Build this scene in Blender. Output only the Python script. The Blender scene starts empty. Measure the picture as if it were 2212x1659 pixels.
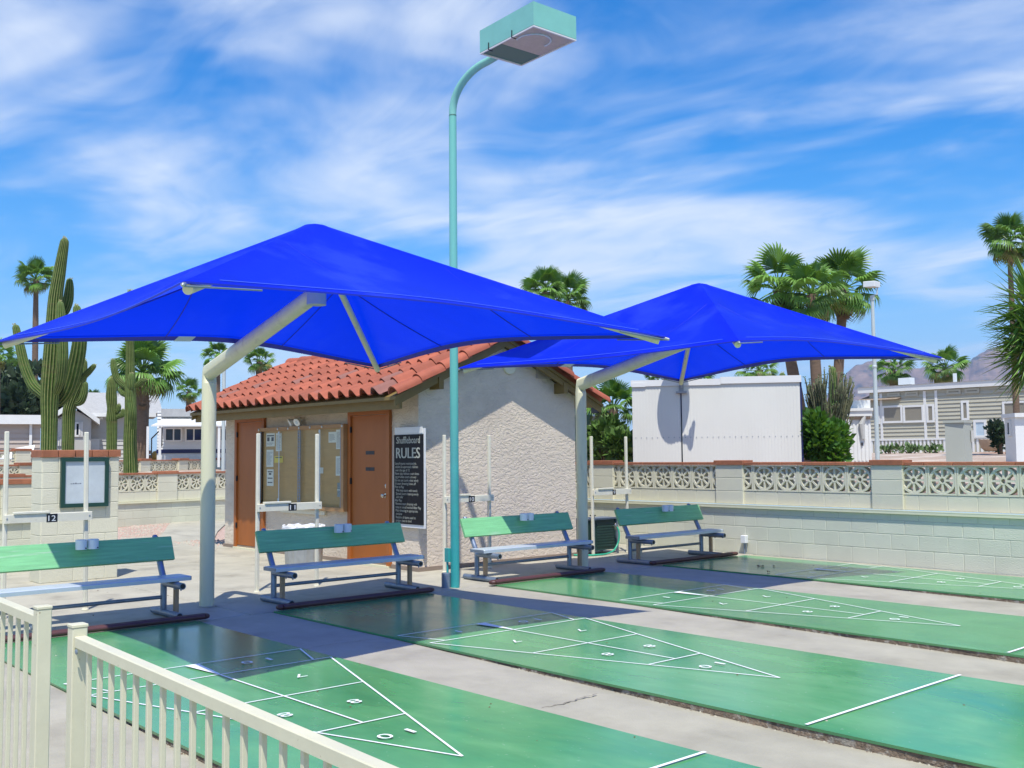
import bpy, math, random
import numpy as np
from mathutils import Vector, Matrix
from math import sin, cos, pi, radians, sqrt, atan2, hypot

S = bpy.context.scene
COL = S.collection
rnd = random.Random(7)

# ------------------------------------------------------------------ camera
PF, YAW, PITCH, ROLL, CH = 2227.85, radians(-48.268), radians(3.94975), radians(-.51046), 1.5509
_f = np.array([sin(YAW)*cos(PITCH), cos(YAW)*cos(PITCH), sin(PITCH)])
_r = np.array([cos(YAW), -sin(YAW), 0.0])
_u = np.cross(_r, _f)
_c, _s = cos(ROLL), sin(ROLL)
CR, CU, CF = _c*_r+_s*_u, -_s*_r+_c*_u, _f
cam_d = bpy.data.cameras.new('camera')
cam = bpy.data.objects.new('camera', cam_d)
COL.objects.link(cam)
cam.matrix_world = Matrix(((CR[0], CU[0], -CF[0], 0), (CR[1], CU[1], -CF[1], 0), (CR[2], CU[2], -CF[2], CH), (0, 0, 0, 1)))
cam_d.sensor_width = 36
cam_d.lens = 36*PF/2212
cam_d.clip_start, cam_d.clip_end = .05, 9000
S.camera = cam
S.render.resolution_x, S.render.resolution_y = 1024, 768

# ------------------------------------------------------------------ light, sky, exposure
SUN_EL, SUN_AZ = radians(65), radians(129.5)      # azimuth clockwise from +Y
w = bpy.data.worlds.new('World')
S.world = w
w.use_nodes = True
nt = w.node_tree
nt.nodes.clear()
def N(tree, typ, **kw):
    n = tree.nodes.new(typ)
    for k, v in kw.items():
        if k.startswith('i_'):
            key = k[2:]
            n.inputs[int(key) if key.isdigit() else key].default_value = v
        else: setattr(n, k, v)
    return n
def L(tree, a, b): tree.links.new(a, b)
sky = N(nt, 'ShaderNodeTexSky', sky_type='NISHITA', sun_disc=False, sun_elevation=SUN_EL, sun_rotation=SUN_AZ, air_density=1.0, dust_density=.6, ozone_density=2.5)
hsv = N(nt, 'ShaderNodeHueSaturation', i_Saturation=1.85, i_Value=1.7, i_Hue=.507)
L(nt, sky.outputs[0], hsv.inputs['Color'])
tc = N(nt, 'ShaderNodeTexCoord')
sx = N(nt, 'ShaderNodeSeparateXYZ')
L(nt, tc.outputs['Generated'], sx.inputs[0])
# project the view direction on a high flat cloud layer
den = N(nt, 'ShaderNodeMath', operation='MAXIMUM', i_1=.03); L(nt, sx.outputs['Z'], den.inputs[0])
add = N(nt, 'ShaderNodeMath', operation='ADD', i_1=.10); L(nt, den.outputs[0], add.inputs[0])
dx = N(nt, 'ShaderNodeMath', operation='DIVIDE'); L(nt, sx.outputs['X'], dx.inputs[0]); L(nt, add.outputs[0], dx.inputs[1])
dy = N(nt, 'ShaderNodeMath', operation='DIVIDE'); L(nt, sx.outputs['Y'], dy.inputs[0]); L(nt, add.outputs[0], dy.inputs[1])
cb = N(nt, 'ShaderNodeCombineXYZ'); L(nt, dx.outputs[0], cb.inputs[0]); L(nt, dy.outputs[0], cb.inputs[1])
mp = N(nt, 'ShaderNodeMapping'); L(nt, cb.outputs[0], mp.inputs[0])
mp.inputs['Rotation'].default_value = (0, 0, radians(-62))
mp.inputs['Scale'].default_value = (.62, .92, 1)
mp.inputs['Location'].default_value = (1.2, 7.7, 0)
n1 = N(nt, 'ShaderNodeTexNoise', i_Scale=1.25, i_Detail=4.0, i_Roughness=.5, i_Distortion=.6); L(nt, mp.outputs[0], n1.inputs['Vector'])
mp2 = N(nt, 'ShaderNodeMapping'); L(nt, cb.outputs[0], mp2.inputs[0])
mp2.inputs['Rotation'].default_value = (0, 0, radians(-50))
mp2.inputs['Scale'].default_value = (.85, 1.45, 1)
n2 = N(nt, 'ShaderNodeTexNoise', i_Scale=2.1, i_Detail=8.0, i_Roughness=.56, i_Distortion=1.1); L(nt, mp2.outputs[0], n2.inputs['Vector'])
m1 = N(nt, 'ShaderNodeMath', operation='MULTIPLY', i_1=.82); L(nt, n1.outputs[0], m1.inputs[0])
m2 = N(nt, 'ShaderNodeMath', operation='MULTIPLY', i_1=.25); L(nt, n2.outputs[0], m2.inputs[0])
ma = N(nt, 'ShaderNodeMath', operation='ADD'); L(nt, m1.outputs[0], ma.inputs[0]); L(nt, m2.outputs[0], ma.inputs[1])
mr = N(nt, 'ShaderNodeMapRange', interpolation_type='SMOOTHSTEP', i_1=.435, i_2=.75, i_3=.0, i_4=.92); L(nt, ma.outputs[0], mr.inputs[0])
# haze lightening towards the horizon
hz = N(nt, 'ShaderNodeMapRange', interpolation_type='SMOOTHSTEP', i_1=-.02, i_2=.34, i_3=.80, i_4=0.0); L(nt, sx.outputs['Z'], hz.inputs[0])
mixh = N(nt, 'ShaderNodeMix', data_type='RGBA'); mixh.inputs[7].default_value = (3.7, 6.3, 9.5, 1)
L(nt, hz.outputs[0], mixh.inputs[0]); L(nt, hsv.outputs[0], mixh.inputs[6])
gate = N(nt, 'ShaderNodeMapRange', interpolation_type='SMOOTHSTEP', i_1=0., i_2=.16, i_3=.0, i_4=1.); L(nt, sx.outputs['Z'], gate.inputs[0])
gm = N(nt, 'ShaderNodeMath', operation='MULTIPLY'); L(nt, gate.outputs[0], gm.inputs[0]); L(nt, mr.outputs[0], gm.inputs[1])
mixc = N(nt, 'ShaderNodeMix', data_type='RGBA'); mixc.inputs[7].default_value = (8.5, 9.1, 9.8, 1)
L(nt, gm.outputs[0], mixc.inputs[0]); L(nt, mixh.outputs[2], mixc.inputs[6])
bg = N(nt, 'ShaderNodeBackground', i_Strength=.1)
L(nt, mixc.outputs[2], bg.inputs[0])
wo = N(nt, 'ShaderNodeOutputWorld'); L(nt, bg.outputs[0], wo.inputs[0])

sd = bpy.data.lights.new('sun', 'SUN')
sd.energy, sd.angle, sd.color = 5.0, radians(.53), (1.0, .955, .88)
sun = bpy.data.objects.new('sun', sd)
COL.objects.link(sun)
TOSUN = Vector((cos(SUN_EL)*sin(SUN_AZ), cos(SUN_EL)*cos(SUN_AZ), sin(SUN_EL)))
sun.rotation_euler = TOSUN.to_track_quat('Z', 'Y').to_euler()
sun.location = (4, -4, 20)

S.view_settings.view_transform = 'Standard'
S.view_settings.look = 'None'
S.view_settings.exposure = 0.2
S.view_settings.gamma = 1
S.view_settings.use_curve_mapping = False
S.render.engine = 'CYCLES'
S.cycles.use_denoising = True
S.cycles.max_bounces = 8
S.cycles.transparent_max_bounces = 8
S.cycles.sample_clamp_indirect = 8

# ------------------------------------------------------------------ photograph measures -> points in the place
def ray(x, y): return (x-1106)/PF*CR - (y-829.5)/PF*CU + CF
C0 = np.array([0, 0, CH])
def atZ(x, y, z=0.): d = ray(x, y); return C0 + d*((z-CH)/d[2])
def atY(x, y, Y): d = ray(x, y); return C0 + d*(Y/d[1])
def atX(x, y, X): d = ray(x, y); return C0 + d*(X/d[0])
def atD(x, y, dep): return C0 + ray(x, y)*dep

# ------------------------------------------------------------------ mesh builder
class MB:
    def __init__(s): s.v = []; s.f = []; s.m = []
    def add(s, vs, fs, mi=0):
        o = len(s.v); s.v += [tuple(float(c) for c in p) for p in vs]
        for f in fs: s.f.append([i+o for i in f]); s.m.append(mi)
        return s
    def box(s, a, b, mi=0, M=None):
        (x0, y0, z0), (x1, y1, z1) = a, b
        vs = [Vector(p) for p in ((x0,y0,z0),(x1,y0,z0),(x1,y1,z0),(x0,y1,z0),(x0,y0,z1),(x1,y0,z1),(x1,y1,z1),(x0,y1,z1))]
        if M is not None: vs = [M @ p for p in vs]
        return s.add(vs, [(0,3,2,1),(4,5,6,7),(0,1,5,4),(1,2,6,5),(2,3,7,6),(3,0,4,7)], mi)
    def bbox(s, a, b, bv=.004, mi=0, M=None):
        # box with chamfered vertical and top edges
        (x0,y0,z0),(x1,y1,z1) = a, b
        r0 = [(x0+bv,y0),(x1-bv,y0),(x1,y0+bv),(x1,y1-bv),(x1-bv,y1),(x0+bv,y1),(x0,y1-bv),(x0,y0+bv)]
        t0 = [(min(max(x,x0+bv),x1-bv), min(max(y,y0+bv),y1-bv)) for x,y in r0]
        vs = [Vector((x,y,z0)) for x,y in r0]+[Vector((x,y,z1-bv)) for x,y in r0]+[Vector((x,y,z1)) for x,y in t0]
        if M is not None: vs = [M @ p for p in vs]
        fs = [tuple(range(7,-1,-1)), tuple(range(16,24))]
        for k in (0, 8):
            for i in range(8): j = (i+1) % 8; fs.append((k+i,k+j,k+8+j,k+8+i))
        return s.add(vs, fs, mi)
    def prism(s, poly, d, mi=0):
        # polygon of 3D points extruded by vector d
        n = len(poly); P = [Vector(p) for p in poly]; D = Vector(d)
        fs = [tuple(range(n-1,-1,-1)), tuple(range(n,2*n))]+[(i,(i+1)%n,n+(i+1)%n,n+i) for i in range(n)]
        return s.add(P+[p+D for p in P], fs, mi)
    def tube(s, path, r, n=10, caps=True, mi=0, prof=None, hollow=0):
        P = [Vector(p) for p in path]; k = len(P)
        R = r if isinstance(r, (list, tuple)) else [r]*k
        T = [(P[min(i+1,k-1)]-P[max(i-1,0)]).normalized() for i in range(k)]
        up = Vector((0,0,1)) if abs(T[0].z) < .9 else Vector((1,0,0))
        a = T[0].cross(up).normalized(); o = len(s.v); vs = []
        for i in range(k):
            t = T[i]; a = (a - t*a.dot(t)).normalized(); b = t.cross(a)
            if 0 < i < k-1:
                d0 = (P[i]-P[i-1]).normalized(); d1 = (P[i+1]-P[i]).normalized()
                ch = max(.35, sqrt(max(0, (1+d0.dot(d1))/2))); ax = (d1-d0)
                ax = ax.normalized() if ax.length > 1e-6 else None
            else: ch, ax = 1, None
            for j in range(n):
                th = 2*pi*j/n; q = prof[j] if prof else 1
                off = (a*cos(th)+b*sin(th))*R[i]*q
                if ax is not None: off += ax*off.dot(ax)*(1/ch-1)
                vs.append(P[i]+off)
        fs = [(i*n+j, i*n+(j+1)%n, (i+1)*n+(j+1)%n, (i+1)*n+j) for i in range(k-1) for j in range(n)]
        if caps: fs += [tuple(range(n-1,-1,-1)), tuple((k-1)*n+j for j in range(n))]
        return s.add(vs, fs, mi)
    def lathe(s, c, prof, n=16, mi=0, axis=None):
        # prof: (r,z) rows; axis matrix optional
        vs = []
        for r, z in prof:
            for j in range(n):
                p = Vector((r*cos(2*pi*j/n), r*sin(2*pi*j/n), z))
                if axis is not None: p = axis @ p
                vs.append(p+Vector(c))
        k = len(prof)
        fs = [(i*n+j, i*n+(j+1)%n, (i+1)*n+(j+1)%n, (i+1)*n+j) for i in range(k-1) for j in range(n)]
        fs += [tuple(range(n-1,-1,-1)), tuple((k-1)*n+j for j in range(n))]
        return s.add(vs, fs, mi)
    def sheet(s, rows, mi=0):
        n = len(rows[0]); vs = [p for r in rows for p in r]
        return s.add(vs, [(i*n+j, i*n+j+1, (i+1)*n+j+1, (i+1)*n+j) for i in range(len(rows)-1) for j in range(n-1)], mi)
    def mesh(s, name, mats, org=(0,0,0), smooth=False):
        me = bpy.data.meshes.new(name)
        V = np.array(s.v, float).reshape(-1, 3) - np.array(org, float)
        me.from_pydata(V.tolist(), [], s.f)
        for m in (mats if isinstance(mats, (list, tuple)) else [mats]): me.materials.append(m)
        me.polygons.foreach_set('material_index', s.m)
        if smooth:
            me.polygons.foreach_set('use_smooth', [True]*len(me.polygons))
            if smooth is not True:
                try: me.set_sharp_from_angle(angle=radians(smooth))
                except Exception: pass
        me.update()
        return me
    def build(s, name, mats, parent=None, smooth=False):
        org = root_of(parent)
        return link(name, s.mesh(name, mats, org, smooth), parent)
def root_of(o):
    v = Vector((0,0,0))
    while o is not None: v = v + o.location; o = o.parent
    return v
def link(name, me, parent=None, loc=None):
    o = bpy.data.objects.new(name, me); COL.objects.link(o)
    if parent is not None: o.parent = parent
    if loc is not None: o.location = Vector(loc) - root_of(parent)
    return o
def tag(o, label=None, cat=None, group=None, kind=None):
    if label: o['label'] = label
    if cat: o['category'] = cat
    if group: o['group'] = group
    if kind: o['kind'] = kind
    return o
def thing(name, loc, label, cat, group=None):
    o = bpy.data.objects.new(name, None); COL.objects.link(o)
    o.location = loc; o.empty_display_size = .2
    return tag(o, label, cat, group)
def copy_tree(o, off=(0,0,0), parent=None):
    c = o.copy(); COL.objects.link(c)
    if parent is not None: c.parent = parent
    else: c.location = o.location + Vector(off)
    for ch in o.children: copy_tree(ch, off, c)
    return c
class Frame:
    # upright facade: origin o, r along it, n towards the outside
    def __init__(s, o, r, n): s.o = Vector(o); s.r = Vector(r).normalized(); s.n = Vector(n).normalized()
    def p(s, u, z, d=0): return Vector((s.o.x, s.o.y, 0)) + s.r*u + s.n*d + Vector((0,0,z))
    def M(s): return Matrix(((s.r.x, s.n.x, 0, s.o.x), (s.r.y, s.n.y, 0, s.o.y), (0, 0, 1, 0), (0,0,0,1)))
    def box(s, mb, u0, u1, z0, z1, d0, d1, mi=0): return mb.box((u0, d0, z0), (u1, d1, z1), mi, s.M())
    def px(s, x, y):
        d = Vector(ray(x, y)); o = Vector((s.o.x, s.o.y, 0)); t = (o-Vector(C0)).dot(s.n)/d.dot(s.n)
        q = Vector(C0)+d*t; return (q-o).dot(s.r), q.z
# text as meshes
_TX = {}
def text_geo(t, size=1.0, sp=1.0):
    key = (t, sp)
    if key not in _TX:
        cu = bpy.data.curves.new('lettering', 'FONT'); cu.body = t; cu.size = 1; cu.resolution_u = 3; cu.align_x = 'LEFT'; cu.space_character = sp
        o = bpy.data.objects.new('lettering', cu); COL.objects.link(o)
        bpy.context.view_layer.update()
        me = bpy.data.meshes.new_from_object(o.evaluated_get(bpy.context.evaluated_depsgraph_get()))
        _TX[key] = ([tuple(v.co) for v in me.vertices], [tuple(p.vertices) for p in me.polygons])
        bpy.data.objects.remove(o); bpy.data.curves.remove(cu); bpy.data.meshes.remove(me)
    vs, fs = _TX[key]
    return [(x*size, y*size) for x, y, z in vs], fs
def put_text(mb, t, o, r, up, size, width=None, center=False, mi=0, sp=1.0, bold=0):
    vs, fs = text_geo(t, 1, sp)
    if not vs: return
    xs = [v[0] for v in vs]; x0, x1 = min(xs), max(xs)
    k = size
    kx = (width/(x1-x0)) if width else k
    o, r, up = Vector(o), Vector(r), Vector(up)
    sh = (x0+x1)/2 if center else x0
    nrm = r.cross(up)
    for i, b in enumerate([0] if not bold else [0, -bold, bold]):
        mb.add([o + r*((x-sh)*kx+b) + up*(y*k) + nrm*(i*.0004) for x, y in vs], fs, mi)

# ------------------------------------------------------------------ materials
def mat(name, col, rough=.6, var=.12, vscale=1.5, bump=0., bscale=60., metal=0., spec=.5, rand=0., col2=None, c2scale=3., c2lo=.5, c2hi=.65, detail=4., stretch=None, coat=0., rvar=0.):
    m = bpy.data.materials.new(name); m.use_nodes = True
    t = m.node_tree; b = t.nodes['Principled BSDF']
    b.inputs['Roughness'].default_value = rough; b.inputs['Metallic'].default_value = metal
    b.inputs['Specular IOR Level'].default_value = spec; b.inputs['Coat Weight'].default_value = coat
    geo = N(t, 'ShaderNodeNewGeometry'); vec = geo.outputs['Position']
    if stretch:
        mpn = N(t, 'ShaderNodeMapping'); mpn.inputs['Scale'].default_value = stretch
        L(t, vec, mpn.inputs[0]); vec = mpn.outputs[0]
    rgb = N(t, 'ShaderNodeRGB'); rgb.outputs[0].default_value = (*col, 1); cur = rgb.outputs[0]
    if col2 is not None:
        nz = N(t, 'ShaderNodeTexNoise', i_Scale=c2scale, i_Detail=detail, i_Roughness=.6); L(t, vec, nz.inputs['Vector'])
        r_ = N(t, 'ShaderNodeMapRange', interpolation_type='SMOOTHSTEP', i_1=c2lo, i_2=c2hi); L(t, nz.outputs[0], r_.inputs[0])
        mx = N(t, 'ShaderNodeMix', data_type='RGBA'); mx.inputs[7].default_value = (*col2, 1)
        L(t, r_.outputs[0], mx.inputs[0]); L(t, cur, mx.inputs[6]); cur = mx.outputs[2]
    val = None
    if var:
        nz = N(t, 'ShaderNodeTexNoise', i_Scale=vscale, i_Detail=6., i_Roughness=.65); L(t, vec, nz.inputs['Vector'])
        r_ = N(t, 'ShaderNodeMapRange', i_1=.25, i_2=.75, i_3=1-var, i_4=1+var); L(t, nz.outputs[0], r_.inputs[0]); val = r_.outputs[0]
    if rand:
        oi = N(t, 'ShaderNodeObjectInfo')
        r2 = N(t, 'ShaderNodeMapRange', i_1=0., i_2=1., i_3=1-rand, i_4=1+rand); L(t, oi.outputs['Random'], r2.inputs[0])
        if val is None: val = r2.outputs[0]
        else:
            mm = N(t, 'ShaderNodeMath', operation='MULTIPLY'); L(t, val, mm.inputs[0]); L(t, r2.outputs[0], mm.inputs[1]); val = mm.outputs[0]
    if val is not None:
        hs = N(t, 'ShaderNodeHueSaturation'); L(t, val, hs.inputs['Value']); L(t, cur, hs.inputs['Color']); cur = hs.outputs[0]
    L(t, cur, b.inputs['Base Color'])
    if rvar:
        nz = N(t, 'ShaderNodeTexNoise', i_Scale=vscale*1.7, i_Detail=5.); L(t, vec, nz.inputs['Vector'])
        r_ = N(t, 'ShaderNodeMapRange', i_1=.3, i_2=.7, i_3=max(.02, rough-rvar), i_4=rough+rvar); L(t, nz.outputs[0], r_.inputs[0]); L(t, r_.outputs[0], b.inputs['Roughness'])
    if bump:
        nz = N(t, 'ShaderNodeTexNoise', i_Scale=bscale, i_Detail=3., i_Roughness=.6); L(t, geo.outputs['Position'], nz.inputs['Vector'])
        bp = N(t, 'ShaderNodeBump', i_Strength=min(1., bump), i_Distance=.01*max(1, bump)); L(t, nz.outputs[0], bp.inputs['Height']); L(t, bp.outputs[0], b.inputs['Normal'])
    return m
def translucent(m, col, fac):
    t = m.node_tree; b = t.nodes['Principled BSDF']; out = t.nodes['Material Output']
    tr = N(t, 'ShaderNodeBsdfTranslucent'); tr.inputs[0].default_value = (*col, 1)
    mx = N(t, 'ShaderNodeMixShader', i_0=fac); L(t, b.outputs[0], mx.inputs[1]); L(t, tr.outputs[0], mx.inputs[2]); L(t, mx.outputs[0], out.inputs[0])
    return m

M_CONC = mat('concrete', (.40,.375,.29), .75, .20, 1.3, .45, 90, col2=(.31,.285,.22), c2scale=2.4, c2lo=.5, c2hi=.72, rvar=.1)
M_GUT = mat('gutter_concrete', (.365,.34,.255), .7, .18, 1.6, .5, 70, col2=(.315,.29,.215), c2scale=1.7, c2lo=.48, c2hi=.7, rvar=.1)
M_DIRT = mat('eroded_edge', (.17,.125,.085), .95, .5, 14, 1.5, 60, col2=(.30,.27,.22), c2scale=18)
M_LINE = mat('line_paint', (.80,.82,.78), .5, .08, 5, 0, col2=(.5,.66,.55), c2scale=9, c2lo=.6, c2hi=.8)
M_CREAM = mat('cream_paint', (.70,.68,.47), .42, .05, 3, .05, 60)
M_POST = mat('cream_post_paint', (.68,.66,.42), .4, .08, 2, .05, 50, stretch=(3,3,.5), col2=(.55,.52,.34), c2scale=2.5, c2lo=.56, c2hi=.74)
M_FENCE = mat('fence_paint', (.60,.57,.405), .42, .10, 3, .06, 70, col2=(.36,.28,.17), c2scale=38, c2lo=.69, c2hi=.75, rvar=.1)
M_RACK = mat('rack_paint', (.70,.67,.52), .5, .09, 9, .1, 80, col2=(.5,.45,.33), c2scale=30, c2lo=.66, c2hi=.75)
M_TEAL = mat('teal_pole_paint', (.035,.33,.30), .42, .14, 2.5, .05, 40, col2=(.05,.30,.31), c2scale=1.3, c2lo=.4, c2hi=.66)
M_TEALH = mat('teal_head_paint', (.21,.50,.42), .45, .08, 4, .04, 60)
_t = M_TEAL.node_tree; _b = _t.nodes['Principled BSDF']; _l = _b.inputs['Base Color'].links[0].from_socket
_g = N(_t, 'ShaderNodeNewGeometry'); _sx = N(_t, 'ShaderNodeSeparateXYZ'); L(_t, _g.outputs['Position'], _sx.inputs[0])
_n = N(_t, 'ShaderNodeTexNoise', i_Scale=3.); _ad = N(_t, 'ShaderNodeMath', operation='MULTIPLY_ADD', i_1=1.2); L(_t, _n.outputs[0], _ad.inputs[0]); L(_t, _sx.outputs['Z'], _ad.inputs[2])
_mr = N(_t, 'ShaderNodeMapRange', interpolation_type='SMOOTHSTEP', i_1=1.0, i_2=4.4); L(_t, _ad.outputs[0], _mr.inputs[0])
_mx = N(_t, 'ShaderNodeMix', data_type='RGBA'); _mx.inputs[7].default_value = (.17,.49,.41,1); L(_t, _mr.outputs[0], _mx.inputs[0]); L(_t, _l, _mx.inputs[6]); L(_t, _mx.outputs[2], _b.inputs['Base Color'])   # base colour turns paler teal towards the top, broken by noise
M_DTEAL = mat('dark_teal_plate', (.05,.16,.13), .5, .05)
M_LENS = mat('lamp_lens', (.45,.40,.33), .35, .12, 18, .3, 90)
M_BGREEN = mat('bench_green_board', (.19,.49,.21), .55, .22, 5, .2, 60, stretch=(6,.5,9), col2=(.30,.52,.30), c2scale=4, c2lo=.58, c2hi=.72)
M_ALU = mat('seat_aluminium', (.52,.58,.60), .38, .06, 5, metal=.25)
M_GALV = mat('galvanised_steel', (.22,.27,.33), .42, .2, 14, metal=.55)
M_RAIL = mat('rail_red_brown', (.085,.030,.026), .5, .2, 8)
M_WOOD = mat('prop_wood', (.40,.27,.15), .7, .2, 10, stretch=(4,4,.6))
M_WHITE = mat('white_plastic', (.72,.74,.72), .35, .03)
M_BLACK = mat('black_plate', (.012,.012,.016), .4, 0)
M_BOLT = mat('bolt_metal', (.5,.5,.48), .35, 0, metal=.8)
M_BLOCK = mat('block_paint', (.64,.615,.465), .72, .06, 2, .55, 75, rand=.035)
M_BLOCKS = mat('lower_block_paint', (.62,.62,.48), .72, .06, 2, .7, 60, rand=.04, col2=(.40,.39,.30), c2scale=5, c2lo=.66, c2hi=.74)
M_SCREEN = mat('screen_block_paint', (.64,.61,.45), .7, .06, 6, .3, 90, rand=.03)
M_MORT = mat('mortar', (.54,.53,.41), .85, .1, 9, .4, 90)
M_CAP = mat('red_cap_brick', (.34,.125,.06), .85, .22, 9, .5, 90, rand=.16)
M_STUC = mat('stucco', (.68,.585,.455), .85, .07, .8, 0, col2=(.57,.485,.38), c2scale=1.1, c2lo=.5, c2hi=.75)
M_TILE = mat('clay_tile', (.33,.085,.042), .7, .16, 7, .15, 80, rand=.18, col2=(.27,.085,.055), c2scale=2.2, c2lo=.62, c2hi=.74)
M_DTILE = mat('dark_clay_tile', (.24,.10,.075), .7, .15, 7, .2, 80)
M_FASC = mat('olive_fascia', (.19,.13,.035), .6, .15, 6, .1, 40)
M_DOOR = mat('door_paint', (.34,.10,.013), .5, .12, 3, stretch=(1,1,.4))
M_DFRM = mat('door_frame_paint', (.36,.11,.02), .5, .08, 4)
M_BRASS = mat('knob_metal', (.55,.50,.42), .25, 0, metal=.9)
M_PLY = mat('notice_plywood', (.47,.30,.13), .45, .14, 3, .05, 60, stretch=(1,1,5), coat=.25)
M_PAPER = mat('paper', (.76,.77,.74), .8, .04, 9)
M_YPAPER = mat('yellow_paper', (.75,.62,.16), .8, .04, 9)
M_INK = mat('print_ink', (.12,.12,.15), .8, 0)
M_GINK = mat('photo_print', (.25,.30,.33), .5, .5, 60)
M_SIGNT = mat('sign_lettering', (.40,.41,.34), .6, .1, 30)
M_BAG = mat('plastic_bag', (.70,.72,.74), .3, .05, spec=.6)
M_ZINC = mat('bin_zinc', (.40,.42,.42), .4, .15, 12, metal=.6)
M_GRAV = mat('gravel', (.43,.30,.24), .95, .35, 40, 1.6, 38, col2=(.58,.46,.38), c2scale=26)
M_YARD = mat('yard_gravel', (.36,.275,.21), .95, .28, 9, 1.2, 16, col2=(.50,.43,.36), c2scale=.6)
M_ROAD = mat('yard_drive', (.44,.41,.37), .9, .12, 1.2, .3, 20)
M_SAG = mat('saguaro_skin', (.060,.118,.018), .7, .45, 2.2, stretch=(1,1,4.5), col2=(.12,.11,.04), c2scale=1.3, c2lo=.6, c2hi=.75)
M_SPINE = mat('saguaro_ridge', (.18,.20,.06), .8, .4, 9)
M_BUD = mat('cactus_bud', (.50,.48,.22), .8, .3, 30)
M_PALM = mat('palm_leaf', (.12,.245,.035), .45, .25, 1.1, rand=.4)
M_PALM2 = mat('old_palm_leaf', (.22,.20,.05), .6, .25, 1.1, rand=.3)
M_DEAD = mat('dead_palm_leaf', (.17,.105,.055), .85, .3, 4)
for _m in (M_PALM, M_PALM2): translucent(_m, (.18,.32,.03), .22)
M_TRUNK = mat('palm_trunk', (.15,.10,.065), .9, .3, 5, .8, 14, stretch=(1,1,4))
M_DARKL = mat('dark_tree_leaf', (.028,.055,.018), .6, .5, 3)
M_BUSH = mat('bush_leaf', (.055,.15,.016), .5, .45, 5)
translucent(M_BUSH, (.2,.4,.03), .25)
M_CYC = mat('cycad_leaf', (.085,.16,.025), .5, .4, 5)
M_OCO = mat('ocotillo_stem', (.10,.105,.055), .9, .3, 6)
M_WHTP = mat('white_siding_panel', (.69,.68,.61), .5, .06, .8, stretch=(1,1,.35))
M_WTRIM = mat('white_trim', (.70,.70,.67), .5, .04, 3)
M_NAVY = mat('navy_paint', (.012,.016,.08), .4, .1)
M_TAN = mat('tan_siding', (.42,.40,.31), .6, .05, .7)
M_BEIGE = mat('beige_siding', (.44,.37,.31), .6, .05, .7)
M_GREY = mat('grey_siding', (.46,.46,.43), .6, .05, .7)
M_SHADE = mat('solar_screen', (.24,.22,.17), .7, .05, 5)
M_DGL = mat('dark_glass', (.012,.016,.025), .08, 0)
M_LGL = mat('pale_glass', (.45,.55,.62), .15, .1, 5)
M_SHING = mat('shingle', (.36,.36,.35), .9, .15, 6, .4, 20)
M_SHINGB = mat('brown_shingle', (.24,.19,.14), .9, .25, 6, .4, 20)
M_CORR = mat('white_corrugated', (.70,.71,.69), .5, .05, 1.5)
M_GBOX = mat('grey_green_cabinet', (.40,.42,.36), .5, .05, 1.5)
M_LPOLE = mat('white_pole', (.46,.52,.51), .45, .05, 3)
M_HILL = mat('desert_rock', (.19,.125,.085), .95, .6, .03, 0, col2=(.06,.055,.045), c2scale=.018, stretch=(1,1,2.2))
M_HOSE = mat('hose_green', (.03,.36,.22), .35, .05)
M_EBOX = mat('dark_green_box', (.02,.055,.045), .45, .15, 6)
M_DISH = mat('dish_grey', (.30,.31,.32), .5, .05)
M_CRACK = mat('crack', (.23,.205,.16), 1, .2, 20)
M_LEAFD = mat('dead_leaf', (.10,.06,.03), .9, .2, 20)
M_GLAZE = mat('case_panel', (.50,.55,.56), .22, .10, 6)
M_GRNFR = mat('dark_green_frame', (.012,.05,.035), .4, .1, 5)
M_TERRA = mat('planter_clay', (.42,.30,.20), .8, .15, 6)
M_POT = mat('yellow_ball', (.55,.32,.06), .6, .2, 8)
M_SHRUB = mat('low_shrub_leaf', (.10,.17,.05), .7, .4, 8)

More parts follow.
